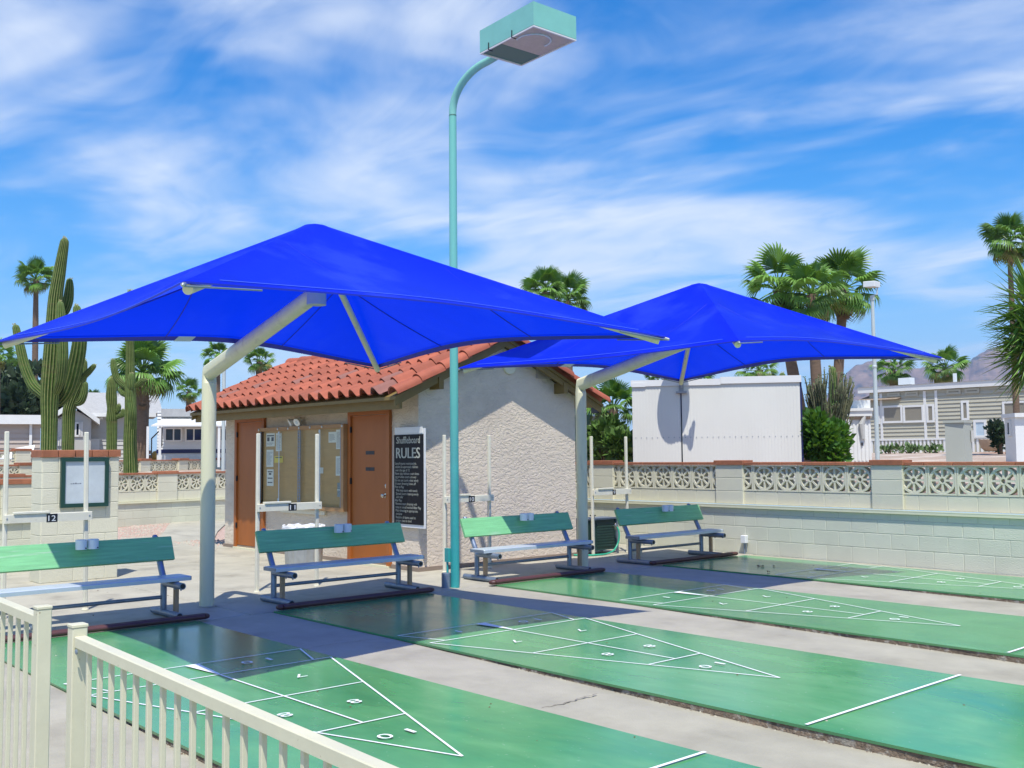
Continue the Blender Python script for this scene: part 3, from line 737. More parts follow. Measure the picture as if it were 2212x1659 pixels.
# ================================================================== HUT
HX0, HX1, HY0, HY1, RY = -17.0, -11.3, 8.37, 11.38, 9.81
EY, EZ = 7.83, 2.365
RZ = 3.275
SL = atan2(RZ-EZ, RY-EY)
def rz_at(y): return RZ-abs(y-RY)*math.tan(SL)
hut = thing('utility_building', (-14.1,9.8,0), 'small stucco hut with red barrel-tile roof and two brown doors', 'building')
m_ = MB(); dz = -.10
m_.prism([(HX0,HY0,-.1),(HX0,HY1,-.1),(HX0,HY1,rz_at(HY1)+dz),(HX0,RY,RZ+dz),(HX0,HY0,rz_at(HY0)+dz)], (HX1-HX0,0,0)); m_.build('wall', M_STUC, hut)
m_ = MB(); m_.box((HX0-.02,HY0-.022,0),(HX1+.022,HY0,.055)); m_.box((HX1,HY0,0),(HX1+.022,HY1,.055)); m_.build('base_trim', mat('base_trim_paint', (.26,.20,.15), .8, .15, 5), hut)
# roof deck, fascia, barge boards
X0, X1 = -17.28, -11.07
m_ = MB()
for sgn in (-1, 1):
    e = (RY+sgn*(RY-EY))
    m_.prism([(X0,e,EZ-.075),(X0,RY,RZ-.075),(X0,RY,RZ-.03),(X0,e,EZ-.03)], (X1-X0,0,0))
m_.build('roof_deck', M_FASC, hut)
m_ = MB(); m_.box((X0,EY+.10,EZ-.19),(X1-.05,EY+.14,EZ-.005)); m_.build('fascia', M_FASC, hut)
for sgn in (-1, 1):
    for xx in (X1-.07, X0+.01):
        m_ = MB(); e = RY+sgn*(RY-EY-.02)
        m_.prism([(xx,e,EZ-.155),(xx,RY,RZ-.155),(xx,RY,RZ-.03),(xx,e,EZ-.04)], (.04,0,0)); m_.build('barge_board', M_FASC, hut)
for yy in (8.6,10.98):
    m_ = MB(); m_.box((HX1-.1,yy-.04,rz_at(yy)-.26),(X1-.01,yy+.04,rz_at(yy)-.10)); m_.build('rafter', M_FASC, hut)
# tiles
def tile_mesh(nm, mt):
    b = MB(); w_, ln = .268, .47; n = 13; top = []
    for k in range(n):
        u = k/(n-1)
        if u < .62: x = u; z = .094*sin(pi*u/.62)**.85
        else: x = u; z = -.012*sin(pi*(u-.62)/.38)
        top.append((x*w_*1.06-w_/2, z))
    th = .016
    rows = []
    for y, lift in ((0,.052),(.235,.032),(ln,.010)): rows.append([(x, y, z+lift) for x, z in top])
    b.sheet(rows)
    fr = rows[0]; b.add(fr+[(x, y, z-th) for x, y, z in fr], [(k, k+n, k+n+1, k+1) for k in range(n-1)])
    b.sheet([[(x, y, z-th) for x, y, z in r][::-1] for r in rows])
    return b.mesh(nm, mt, smooth=50)
ME_TILE, ME_DTILE = tile_mesh('roof_tile', M_TILE), tile_mesh('roof_tile', M_DTILE)
slope = hypot(RY-EY, RZ-EZ); nr = 6; ex_ = (slope-.04)/nr
cols = int((X1-X0-.1)/.27)
rt = random.Random(11)
dark = {(1,2),(2,9),(2,14),(3,17),(1,20),(4,12),(2,4),(0,21)}
for side in (0, 1):
    for r in range(nr):
        for c in range(cols):
            x = X0+.16+.27*c + (.0 if not side else .02)
            s_ = r*ex_-.025
            y = EY+cos(SL)*s_; z = EZ+sin(SL)*s_-.012
            if side: y = 2*RY-y
            o = link('roof_tile', ME_DTILE if (not side and (r, c) in dark) else ME_TILE, hut, (x+rt.uniform(-.004,.004), y, z+rt.uniform(-.003,.004)))
            o.rotation_euler = (SL+rt.uniform(-.006,.006), 0, rt.uniform(-.012,.012)) if not side else (SL, 0, pi)
def barrel(nm, p0, p1, r0, r1, up, mt=M_TILE):
    # open half-round tile from p0 (wide end, lower) to p1
    P0, P1 = Vector(p0), Vector(p1); t_ = (P1-P0).normalized(); up = Vector(up); side = t_.cross(up).normalized(); upn = side.cross(t_)
    b = MB(); n = 11; rows = []
    for P, r in ((P0, r0), (P0.lerp(P1,.5), (r0+r1)/2), (P1, r1)): rows.append([P+side*r*cos(pi*k/(n-1))*1.0+upn*r*sin(pi*k/(n-1)) for k in range(n)])
    inn = [[P+side*(r-.016)*cos(pi*k/(n-1))+upn*(r-.016)*sin(pi*k/(n-1)) for k in range(n)][::-1] for P, r in ((P0, r0), (P1, r1))]
    b.sheet(rows); b.sheet(inn)
    b.add(rows[0]+inn[0][::-1], [(k, k+n, k+n+1, k+1) for k in range(n-1)])
    # skirt down the outer side like an edge tile
    return b.build(nm, mt, hut, smooth=50)
for xx in (X1+.0, X0+.02):
    for sgn in (-1, 1):
        for k in range(5):
            L0 = slope/5; a, b_ = k*L0-.04, (k+1)*L0+.04
            f = lambda s_: (xx, RY+sgn*(RY-EY-cos(SL)*s_), EZ+sin(SL)*s_)
            p0, p1 = Vector(f(a)), Vector(f(b_)); p0.z += .012; p1.z -= .012
            barrel('rake_tile', p0, p1, .110, .100, (0,-sgn*sin(SL)*-1,cos(SL)))
for k in range(14):
    a = X0+.45*k
    if a+.5 > X1+.1: break
    barrel('ridge_tile', (a,RY,RZ+.02), (min(a+.5,X1+.06),RY,RZ+.008), .125, .11, (0,0,1))
# doors
FW = Frame((0,HY0,0), (1,0,0), (0,-1,0))
def door(x0, x1, ztop, knob_x, slots, deadbolt, label):
    fr = MB()
    FW.box(fr, x0, x0+.075, .03, ztop, .0, .05); FW.box(fr, x1-.075, x1, .03, ztop, .0, .05); FW.box(fr, x0+.075, x1-.075, ztop-.06, ztop, .0, .05)
    d = MB(); FW.box(d, x0+.082, x1-.080, .065, ztop-.068, .001, .022)
    do = d.build('door', M_DOOR, hut); do['label'] = label
    fr.build('frame', M_DFRM, do)
    m_ = MB()
    for zz in (.35,1.15,1.9): FW.box(m_, x0+.066, x0+.083, zz, zz+.09, .022, .053)
    m_.build('hinge', M_BLACK, do)
    AX = Matrix.Rotation(pi/2, 4, 'X')
    m_ = MB(); m_.lathe((knob_x,HY0-.022,1.0), [(.034,0),(.034,.008),(.013,.010),(.013,.035),(.030,.045),(.032,.06),(.022,.072),(.001,.075)], 16, 0, AX); m_.build('knob', M_BRASS, do, smooth=40)
    if deadbolt:
        m_ = MB(); m_.lathe((knob_x+.02,HY0-.022,1.135), [(.030,0),(.030,.014),(.022,.020),(.001,.021)], 16, 0, AX); m_.build('deadbolt', M_BRASS, do, smooth=40)
    for zz in slots:
        m_ = MB(); FW.box(m_, x0+.445, x0+.555, zz, zz+.052, .0225, .026); FW.box(m_, x0+.56, x0+.665, zz, zz+.052, .0225, .0255); m_.build('black_label', M_BLACK, do)
    m_ = MB(); FW.box(m_, x0+.01, x1-.01, .0, .03, .0, .07); m_.build('threshold', M_CREAM, do)
door(-16.57,-15.53,2.215,-15.68,(),False,'left brown door next to the hut corner')
door(-12.985,-11.92,2.21,-12.04,(1.345,1.578),True,'right brown door with two black plates beside the rules sign')
# gable vent and round dial
FG = Frame((HX1,0,0), (0,1,0), (1,0,0))
m_ = MB(); FG.box(m_, 10.56, 10.94, 2.70, 2.93, .0, .012)
for k in range(6): FG.box(m_, 10.575, 10.735, 2.715+k*.035, 2.738+k*.035, .012, .022); FG.box(m_, 10.765, 10.925, 2.715+k*.035, 2.738+k*.035, .012, .022)
m_.build('vent', mat('vent_paint', (.42,.36,.30), .8, .08, 5), hut)
dial = thing('wall_dial', (HX1+.01,10.02,2.86), 'round yellow dial high on the gable of the hut', 'wall dial')
RXm = Matrix.Rotation(pi/2, 4, 'Y')
m_ = MB(); m_.lathe((HX1,10.02,2.86), [(.125,.002),(.125,.03),(.118,.036),(.114,.03)], 28, 0, RXm); m_.build('rim', M_CREAM, dial, smooth=40)
m_ = MB(); m_.lathe((HX1,10.02,2.86), [(.112,.022),(.001,.0225)], 28, 0, RXm); m_.build('face', mat('dial_face', (.62,.58,.22), .5, .05), dial)
m_ = MB()
for k in range(12): a = k*pi/6; m_.box((HX1+.0235,-.004,.075),(HX1+.0245,.004,.098), 0, Matrix.Translation((0,10.02,2.86)) @ Matrix.Rotation(a,4,'X'))
m_.box((HX1+.0235,-.004,-.01),(HX1+.0255,.004,.07), 0, Matrix.Translation((0,10.02,2.86)) @ Matrix.Rotation(2.2,4,'X')); m_.build('dial_marks', M_INK, dial)
# outlet on gable wall
ol = MB(); FG.box(ol, 10.62, 10.69, .50, .60, .0, .035); tag(ol.build('outlet_box', mat('outlet_grey', (.30,.32,.33), .5, .05)), 'small grey outlet box low on the lit gable wall', 'outlet box')
# security light
sl = thing('security_light', (-14.43,HY0,2.1), 'white twin floodlight on the hut wall above the notice board', 'wall light')
m_ = MB(); m_.lathe((-14.43,HY0,2.12), [(.055,0),(.055,.02),(.02,.03),(.02,.05)], 16, 0, Matrix.Rotation(pi/2,4,'X')); m_.build('base', M_WHITE, sl, smooth=40)
for sx_, tx in ((-.10,-.5), (.10,.35)):
    A = Matrix.Rotation(pi/2+.5, 4, 'X') @ Matrix.Rotation(tx*.6, 4, 'Y')
    h_ = MB(); h_.lathe((-14.43+sx_,HY0-.08,2.12), [(.022,-.05),(.03,-.02),(.06,.03),(.066,.06),(.06,.062)], 16, 0, A); hh = h_.build('lamp_head', M_WHITE, sl, smooth=40)
    m_ = MB(); m_.lathe((-14.43+sx_,HY0-.08,2.12), [(.058,.058),(.001,.066)], 16, 0, A); m_.build('lens', M_LGL, hh)
# notice board
nb = thing('notice_board', (-14.35,HY0,1.4), 'wide plywood notice board with glazed doors between the brown doors', 'notice board')
bx0, bx1, bz0, bz1 = -15.62, -13.0, .745, 2.035
m_ = MB(); FW.box(m_, bx0+.05, bx1-.05, bz0+.05, bz1-.05, .004, .05); m_.build('backing', M_PLY, nb)
MFR = mat('board_frame', (.36,.20,.08), .55, .15, 8)
for a in ((bx0,bx0+.055,bz0,bz1),(bx1-.075,bx1,bz0,bz1),(bx0+.055,bx1-.075,bz0,bz0+.055),(bx0+.055,bx1-.075,bz1-.055,bz1)):
    m_ = MB(); FW.box(m_, a[0], a[1], a[2], a[3], .003, .11); m_.build('frame', MFR, nb)
M_ACR = bpy.data.materials.new('clear_acrylic'); M_ACR.use_nodes = True
_t = M_ACR.node_tree; _t.nodes.clear()
_g = N(_t,'ShaderNodeBsdfGlossy',i_Roughness=.05); _tr = N(_t,'ShaderNodeBsdfTransparent'); _tr.inputs[0].default_value = (.95,.96,.93,1)
_lw = N(_t,'ShaderNodeFresnel',i_IOR=1.04); _mx = N(_t,'ShaderNodeMixShader'); L(_t,_lw.outputs[0],_mx.inputs[0]); L(_t,_tr.outputs[0],_mx.inputs[1]); L(_t,_g.outputs[0],_mx.inputs[2])
_o = N(_t,'ShaderNodeOutputMaterial'); L(_t,_mx.outputs[0],_o.inputs[0])
for a, b in ((-15.56,-14.31),(-14.29,-13.08)):
    m_ = MB(); FW.box(m_, a, b, bz0+.06, bz1-.06, .085, .089); p_ = m_.build('door_pane', M_ACR, nb)
    m_ = MB()
    for uu in (a+.01, b-.03): FW.box(m_, uu, uu+.018, bz0+.06, bz1-.06, .09, .098)
    m_.build('edge_strip', M_GALV, p_)
    m_ = MB(); mid = (a+b)/2
    FW.box(m_, mid-.008, mid+.008, bz0+.08, bz1-.07, .09, .096)
    for zz in (bz0+.1, bz1-.12): FW.box(m_, mid-.02, mid+.02, zz, zz+.05, .0965, .104)
    m_.build('slide_bar', M_LGL, p_)
m_ = MB(); zz = bz0+.07
while zz < bz1-.08: FW.box(m_, -14.335, -14.265, zz, zz+.012, .0905, .1); zz += .045
m_.build('chain_strip', M_GALV, nb)
m_ = MB(); FW.box(m_, -14.95, -13.62, bz0-.075, bz0-.01, .01, .05); m_.build('sill_board', M_RACK, nb)
m_ = MB()
for uu in (-15.58,-14.95,-14.62,-14.28,-13.95,-13.6,-13.04): m_.lathe((uu,HY0-.11,bz1-.028), [(.022,0),(.022,.006),(.010,.012)], 10, 0, Matrix.Rotation(pi/2,4,'X'))
m_.build('turn_button', M_BOLT, nb)
NOTES = [(-15.43,-15.15,1.73,1.945,'white notice with a dark square heading, top left of the notice board','g'),
 (-15.11,-14.92,1.65,1.94,'tall white sheet pinned second from the left in the top row of the notice board','p'),
 (-15.42,-15.19,1.395,1.675,'plain white sheet below the dark-headed notice on the board','p'),
 (-15.15,-14.88,1.465,1.57,'small yellow notice on the plywood board','y'),
 (-15.40,-15.18,1.085,1.355,'white sheet with bold black headings, lowest on the left of the board','b'),
 (-13.497,-13.29,1.765,1.925,'small white sheet half under the tall one, top right of the board','p'),
 (-13.285,-13.10,1.665,1.955,'tall white sheet in the top right corner of the board','p'),
 (-13.29,-13.10,1.27,1.56,'white list sheet with fine lines at the right edge of the board','p'),
 (-13.785,-13.65,1.30,1.39,'tiny white card alone in the middle right of the board','c'),
 (-13.245,-13.10,.955,1.165,'two dark photographs pinned low at the right of the board','d')]
for i, (a, b, c, d, lab, k) in enumerate(NOTES):
    t_ = thing('paper_notice', ((a+b)/2, HY0-.052, (c+d)/2), lab, 'paper notice', 'papers pinned to the notice board')
    m_ = MB(); FW.box(m_, a, b, c, d, .0515, .0535+.0006*i); m_.build('sheet', {'y':M_YPAPER,'d':M_GINK}.get(k, M_PAPER), t_)
    m_ = MB(); dd = .0545+.0006*i; hgt = d-c
    if k == 'g': FW.box(m_, a+.02, b-.02, d-.05, d-.03, dd, dd+.0004); FW.box(m_, a+.03, a+.11, d-.13, d-.065, dd, dd+.0004); FW.box(m_, b-.11, b-.03, d-.13, d-.065, dd, dd+.0004)
    if k == 'b':
        for zz in (.03,.135,.205): FW.box(m_, a+.03, b-.03, d-zz-.018, d-zz, dd, dd+.0004)
        FW.box(m_, a+.07, b-.07, d-.09, d-.06, dd, dd+.0004)
    if k in 'pgb':
        zz = d-.04 if k == 'p' else d-.16 if k == 'g' else d-.12
        rp = random.Random(i)
        while zz > c+.02:
            if k != 'b': FW.box(m_, a+.02, a+.02+(b-a-.04)*rp.uniform(.5,1), zz, zz+.004, dd, dd+.0004)
            zz -= .016
    if k == 'y': FW.box(m_, a+.03, b-.03, d-.03, d-.015, dd, dd+.0004)
    if k == 'd': FW.box(m_, a, b, (c+d)/2-.006, (c+d)/2+.006, dd, dd+.0004, 1)
    if m_.v: m_.build('print', [M_INK, M_PAPER], t_)
# rules sign
rsn = thing('rules_sign', (-11.45,8.3,1.2), 'tall black shuffleboard rules sign on a white backboard at the hut corner', 'sign')
FS = Frame((0,HY0,0), (1,0,0), (0,-1,0))
sx0, sx1, sz0, sz1 = -11.78, -11.11, .63, 1.845
m_ = MB(); FS.box(m_, sx0+.02, sx1+.015, .585, 1.925, .03, .055); FS.box(m_, sx0+.02, sx1-.02, 1.86, 1.945, .055, .066); FS.box(m_, -11.7, -11.6, .7, 1.8, .0, .03); FS.box(m_, -11.42, -11.33, .7, 1.8, .0, .03); m_.build('backboard', M_WTRIM, rsn)
m_ = MB(); FS.box(m_, sx0, sx1, sz0, sz1, .0555, .064); m_.build('panel', mat('sign_black', (.008,.007,.009), .45, .1, 5, spec=.2), rsn)
m_ = MB(); ysn = HY0-.0652
def stext(s_, x, z, size, wd=None, bold=0): put_text(m_, s_, (x, ysn, z), (1,0,0), (0,0,1), size, width=wd, bold=bold)
stext('Shuffleboard', -11.72, 1.725, .135, .54, .002)
stext('RULES', -11.725, 1.525, .205, .545, .006)
Ls = [('Use of courts restricted to,',0,.50),('adults & supervised children',.015,.52),('over the age of 12',.015,.33),('Never play without court dress-',0,.565),('ing or when courts are wet \u00b7',.015,.50),('Do not use courts when windy',0,.545),('& court dressing blows off',.015,.47),('Prior to Play:',0,.215),('Wet mop courts with towels',.03,.49),('Spread court dressing evenly',.025,.52),('with roller',.03,.165),('After Play:',0,.165),('Remove court dressing with',.02,.49),('mop or utensil marked',.02,.395),('Place dressing in appropriate',.02,.51),('container',.025,.15),('Replace all items used to',.025,.455),('proper place in shed',.025,.36)]
for i, (s_, ind, wd) in enumerate(Ls): stext(s_, -11.76+ind, 1.435-i*.0458, .050, wd)
stext('After Play', -11.76+.43, 1.435-13*.0458, .050, .17, .0012)
m_.build('lettering', M_SIGNT, rsn)
# trash can
tcx, tcy = -13.02, 7.62
tcn = thing('trash_can', (tcx,tcy,0), 'galvanised trash can with clear bag liner against the hut', 'trash can')
m_ = MB(); n = 48; vs = []
for z, r in ((.01,.245),(.03,.25),(.25,.262),(.5,.275),(.56,.278)): vs.append([(tcx+(r+(.008 if k % 4 < 2 and .02 < z < .55 else 0))*cos(2*pi*k/n), tcy+(r+(.008 if k % 4 < 2 and .02 < z < .55 else 0))*sin(2*pi*k/n), z) for k in range(n)]+[])
for r in vs: r.append(r[0])
m_.sheet(vs); m_.build('body', M_ZINC, tcn)
m_ = MB(); rr = random.Random(9); rows = []
for z, r in ((.50,.29),(.545,.30),(.585,.30),(.59,.27),(.54,.25),(.35,.22)): rows.append([(tcx+(r+rr.uniform(-.012,.018))*cos(2*pi*k/28), tcy+(r+rr.uniform(-.012,.018))*sin(2*pi*k/28), z+rr.uniform(-.02,.014)) for k in range(28)])
for r in rows: r.append(r[0])
m_.sheet(rows); m_.build('bag_liner', M_BAG, tcn)

# ================================================================== SHADE CANOPIES
def canopy(A, B, C, D, peak, hub, post, knee_z, label, edge=.22):
    root = thing('shade_canopy', (post[0],post[1],0), label, 'shade canopy', 'blue shade canopies over the benches')
    A, B, C, D, P = map(Vector, (A, B, C, D, peak))
    px_, py_ = post
    m_ = MB(); m_.tube([(px_,py_,-.03),(px_,py_,knee_z-.12)], .076, 24); m_.build('post', M_POST, root, smooth=40)
    m_ = MB(); m_.tube([(px_,py_,knee_z-.12),(px_,py_,knee_z),(hub[0],hub[1],hub[2])], .076, 24); m_.build('arm', M_POST, root, smooth=30)
    m_ = MB(); m_.lathe((px_,py_,0), [(.10,.002),(.098,.008),(.080,.010)], 20); m_.build('base_plate', M_CONC, root)
    m_ = MB(); m_.tube([(hub[0]+.03,hub[1],hub[2]-.10),(hub[0]+.03,hub[1],hub[2]+.12),(P.x,P.y,P.z-.10)], .088, 24); m_.build('hub', mat('hub_grey', (.38,.46,.46), .45, .06), root, smooth=30)
    cc = (A+B+C+D)/4
    cs = [A, B, C, D]; npan = 4; ns, ntt = 24, 14
    fab = MB(); hem = MB(); seam = MB()
    def edgept(a, b, s_):
        q = a.lerp(b, s_)
        if {id(a), id(b)} == {id(D), id(A)}:   # slack near edge: bows in without lifting
            f4 = 4*s_*(1-s_); v = Vector((P.x-q.x, P.y-q.y, 0)).normalized(); return q+v*.15*f4-Vector((0,0,.022*f4))
        inw = Vector((P.x-q.x, P.y-q.y, P.z-q.z)); hl = hypot(inw.x, inw.y)
        return q + inw*(edge*4*s_*(1-s_)/hl)
    for i in range(4):
        a, b = cs[i], cs[(i+1) % 4]
        rows = []
        for t_ in range(ntt+1):
            tt = t_/ntt; row = []
            for k in range(ns+1):
                s_ = k/ns; e = edgept(a, b, s_)
                top = P + Vector((e.x-P.x, e.y-P.y, 0)).normalized()*.105; top.z = P.z-.02*(.13/.13)
                q = e.lerp(top, tt)
                q.z -= .07*sin(pi*tt)*(4*s_*(1-s_))
                row.append(q)
            rows.append(row)
        fab.sheet(rows)
        h0 = [p+Vector((0,0,-.012)) for p in rows[0]]
        h1 = []
        for k in range(ns+1):
            v_ = (rows[3][k]-rows[0][k]).normalized(); h1.append(rows[0][k]+v_*.085+Vector((0,0,-.010)))
        hem.sheet([h0, h1])
        hem.sheet([[p for p in rows[0]], h0])
        sm = []
        for k in range(1, ns):
            v_ = (rows[3][k]-rows[0][k]).normalized(); sm.append(rows[0][k]+v_*.10+Vector((0,0,.004)))
        seam.tube(sm, .0035, 4)
    rim = []
    for i in range(4):
        for k in range(ns):
            e = edgept(cs[i], cs[(i+1) % 4], k/ns); q = P+Vector((e.x-P.x, e.y-P.y, 0)).normalized()*.105; q.z = P.z-.02; rim.append(q)
    fab.add(rim+[P+Vector((0,0,.006))], [(k, (k+1) % len(rim), len(rim)) for k in range(len(rim))])
    f_ = fab.build('fabric', M_CLOTH, root, smooth=True)
    hem.build('hem', M_HEM, f_); seam.build('seam', M_SEAM, f_)
    for i, c_ in enumerate(cs):
        dirv = (c_-P).normalized(); p0 = P+Vector((0,0,-.16))+Vector((dirv.x,dirv.y,0))*.1; p1 = c_-dirv*.07+Vector((0,0,-.062))
        m_ = MB(); m_.tube([p0, p1], .033, 16); rb = m_.build('rib', M_POST, root, smooth=40)
        m_ = MB(); sd_ = Vector((-dirv.y,dirv.x,0)).normalized(); q = c_+Vector((0,0,-.03))-dirv*.04
        for k in (-1, 1):
            if {i, (i+k) % 4} == {0, 3}: continue
            o2 = cs[(i+k) % 4]; ed = (o2-c_).normalized(); m_.tube([c_-Vector((0,0,.03)), edgept(c_, o2, .11)+Vector((0,0,-.022))], .007, 6)
        m_.build('cable', M_GALV, rb)
        m_ = MB(); m_.lathe(c_+Vector((0,0,-.02)), [(.001,-.03),(.013,-.02),(.013,.02),(.001,.03)], 10, 0, dirv.to_track_quat('Z','Y').to_matrix().to_4x4()); m_.build('bolt', M_BOLT, rb, smooth=40)
    for i in range(4):
        a, b = cs[i], cs[(i+1) % 4]
        for s0 in (.33, .67):
            pts = []
            for k in range(11):
                tt = k/10*.62; ss = .5+(s0-.5)/(1-tt)
                if not .0 < ss < 1: break
                e = edgept(a, b, ss); top = P+Vector((e.x-P.x, e.y-P.y, 0)).normalized()*.105; top.z = P.z-.02
                q = e.lerp(top, tt); q.z -= .07*sin(pi*tt)*(4*ss*(1-ss)); pts.append(q+Vector((0,0,-.006)))
            if len(pts) > 2: sm_ = MB(); sm_.tube(pts, .006, 4); sm_.build('panel_seam', M_HEM, f_)
    # white maker's tab sewn to the back hem
    e = edgept(cs[2], cs[3], .60); e2 = edgept(cs[2], cs[3], .645); up_ = (P-e).normalized()*.09
    m_ = MB(); m_.add([e+Vector((0,0,-.018)), e2+Vector((0,0,-.018)), e2+up_+Vector((0,0,-.02)), e+up_+Vector((0,0,-.02))], [(0,1,2,3)]); m_.build('tab', M_LGL, f_)
    return root
z1_ = 2.6
canopy(atZ(397,607,z1_), atZ(1440,727,z1_), atZ(818,793,z1_), atZ(-8,737,z1_), (-8.16,4.876,3.68), (-8.16,4.876,3.03), (-10.3,4.876), 2.46, 'large near blue shade canopy over the left benches')
z2_ = 2.66
canopy(atZ(1596,735,z2_), atZ(2036,772,z2_), atZ(1470,823,z2_), atZ(990,795,z2_), (-8.0,10.294,3.68), (-8.0,10.294,3.0), (-10.1,10.294), 2.53, 'further blue shade canopy beside the hut gable')

# ================================================================== TEAL LAMP POLE
lpx, lpy = -9.646, 7.675
lp = thing('lamp_post', (lpx,lpy,0), 'tall teal lamp post with box head standing before the hut', 'street lamp')
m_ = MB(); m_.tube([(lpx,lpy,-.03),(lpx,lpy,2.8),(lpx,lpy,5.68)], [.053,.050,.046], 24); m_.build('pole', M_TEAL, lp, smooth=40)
arm = [(lpx,lpy,5.69)]+[(lpx+.62*(1-cos(a)), lpy+.10*(1-cos(a)), 5.72+.50*sin(a)) for a in np.linspace(.0, pi/2*.93, 14)]
arm.append((lpx+.86, lpy+.12, 6.27))
m_ = MB(); m_.tube(arm, [.045]*2+[.046]*(len(arm)-2), 20); m_.build('arm', M_TEALH, lp, smooth=40)
m_ = MB(); m_.lathe((lpx,lpy,5.675), [(.047,0),(.0475,.008),(.046,.012)], 24); m_.build('joint_ring', M_DTEAL, lp)
hb = [Vector(atZ(x, y, 6.2)) for x, y in ((1036.6,114),(1152.6,53),(1245,85),(1126,140))]
hz0, hz1 = 6.2, 6.462
m_ = MB()
m_.add([(p.x,p.y,hz0) for p in hb]+[(p.x,p.y,hz1) for p in hb], [(4,5,6,7),(0,1,5,4),(1,2,6,5),(2,3,7,6),(3,0,4,7)][::1])
hd = m_.build('lamp_head', M_TEALH, lp)
cen = sum(hb, Vector())/4
def inn(f, z): return [cen.lerp(Vector((p.x,p.y,cen.z)), f).to_3d() for p in hb], z
m_ = MB()
P0, P1 = [p for p in hb], [cen+(p-cen)*.955 for p in hb]
m_.add([(p.x,p.y,hz0-.018) for p in P0]+[(p.x,p.y,hz0-.018) for p in P1]+[(p.x,p.y,hz0-.004) for p in P0]+[(p.x,p.y,hz0+.004) for p in P1], [(i,(i+1)%4,4+(i+1)%4,4+i) for i in range(4)]+[(8+i,8+(i+1)%4,(i+1)%4,i) for i in range(4)]+[(4+i,4+(i+1)%4,12+(i+1)%4,12+i) for i in range(4)])
m_.build('lens_frame', M_WTRIM, hd)
q = [cen+(p-cen)*.953 for p in hb]; mA, mB_ = q[0].lerp(q[1], .37), q[3].lerp(q[2], .37)
m_ = MB(); m_.add([(p.x,p.y,hz0-.006) for p in (q[0],mA,mB_,q[3])], [(0,1,2,3)]); m_.build('ballast_cover', M_DTEAL, hd)
m_ = MB(); m_.add([(p.x,p.y,hz0-.0055) for p in (mA,q[1],q[2],mB_)], [(0,1,2,3)]); m_.build('lens', M_LENS, hd)
m_ = MB(); e1, e2 = (q[1]-q[0]).normalized(), (q[3]-q[0]).normalized(); oc = q[1].lerp(q[2], .42)-e1*.30
ring = [oc+e1*.20*cos(a)+e2*.19*sin(a)+Vector((0,0,-.008+hz0-oc.z)) for a in np.linspace(-pi*.62, pi*.55, 26)]
m_.tube(ring, [.010 if k % 2 else .014 for k in range(26)], 6); m_.build('lens_ring', M_LGL, hd)
for f in (.18,.62):
    s0 = hb[0].lerp(hb[1], f); out = (hb[0]-hb[3]).normalized()
    m_ = MB(); m_.tube([s0+out*.008+Vector((0,0,.06+hz0-s0.z)), s0+out*.010+Vector((0,0,-.02+hz0-s0.z)), s0-out*.05+Vector((0,0,-.024+hz0-s0.z))], .006, 6); m_.build('latch', M_BLACK, hd)
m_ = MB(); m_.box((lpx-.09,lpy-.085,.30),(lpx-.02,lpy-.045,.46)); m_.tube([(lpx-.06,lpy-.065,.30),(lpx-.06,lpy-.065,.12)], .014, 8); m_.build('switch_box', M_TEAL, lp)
m_ = MB(); m_.lathe((lpx-.06,lpy-.085,0), [(.055,.0),(.055,.17),(.048,.175)], 14); m_.build('conduit_collar', M_GALV, lp, smooth=40)

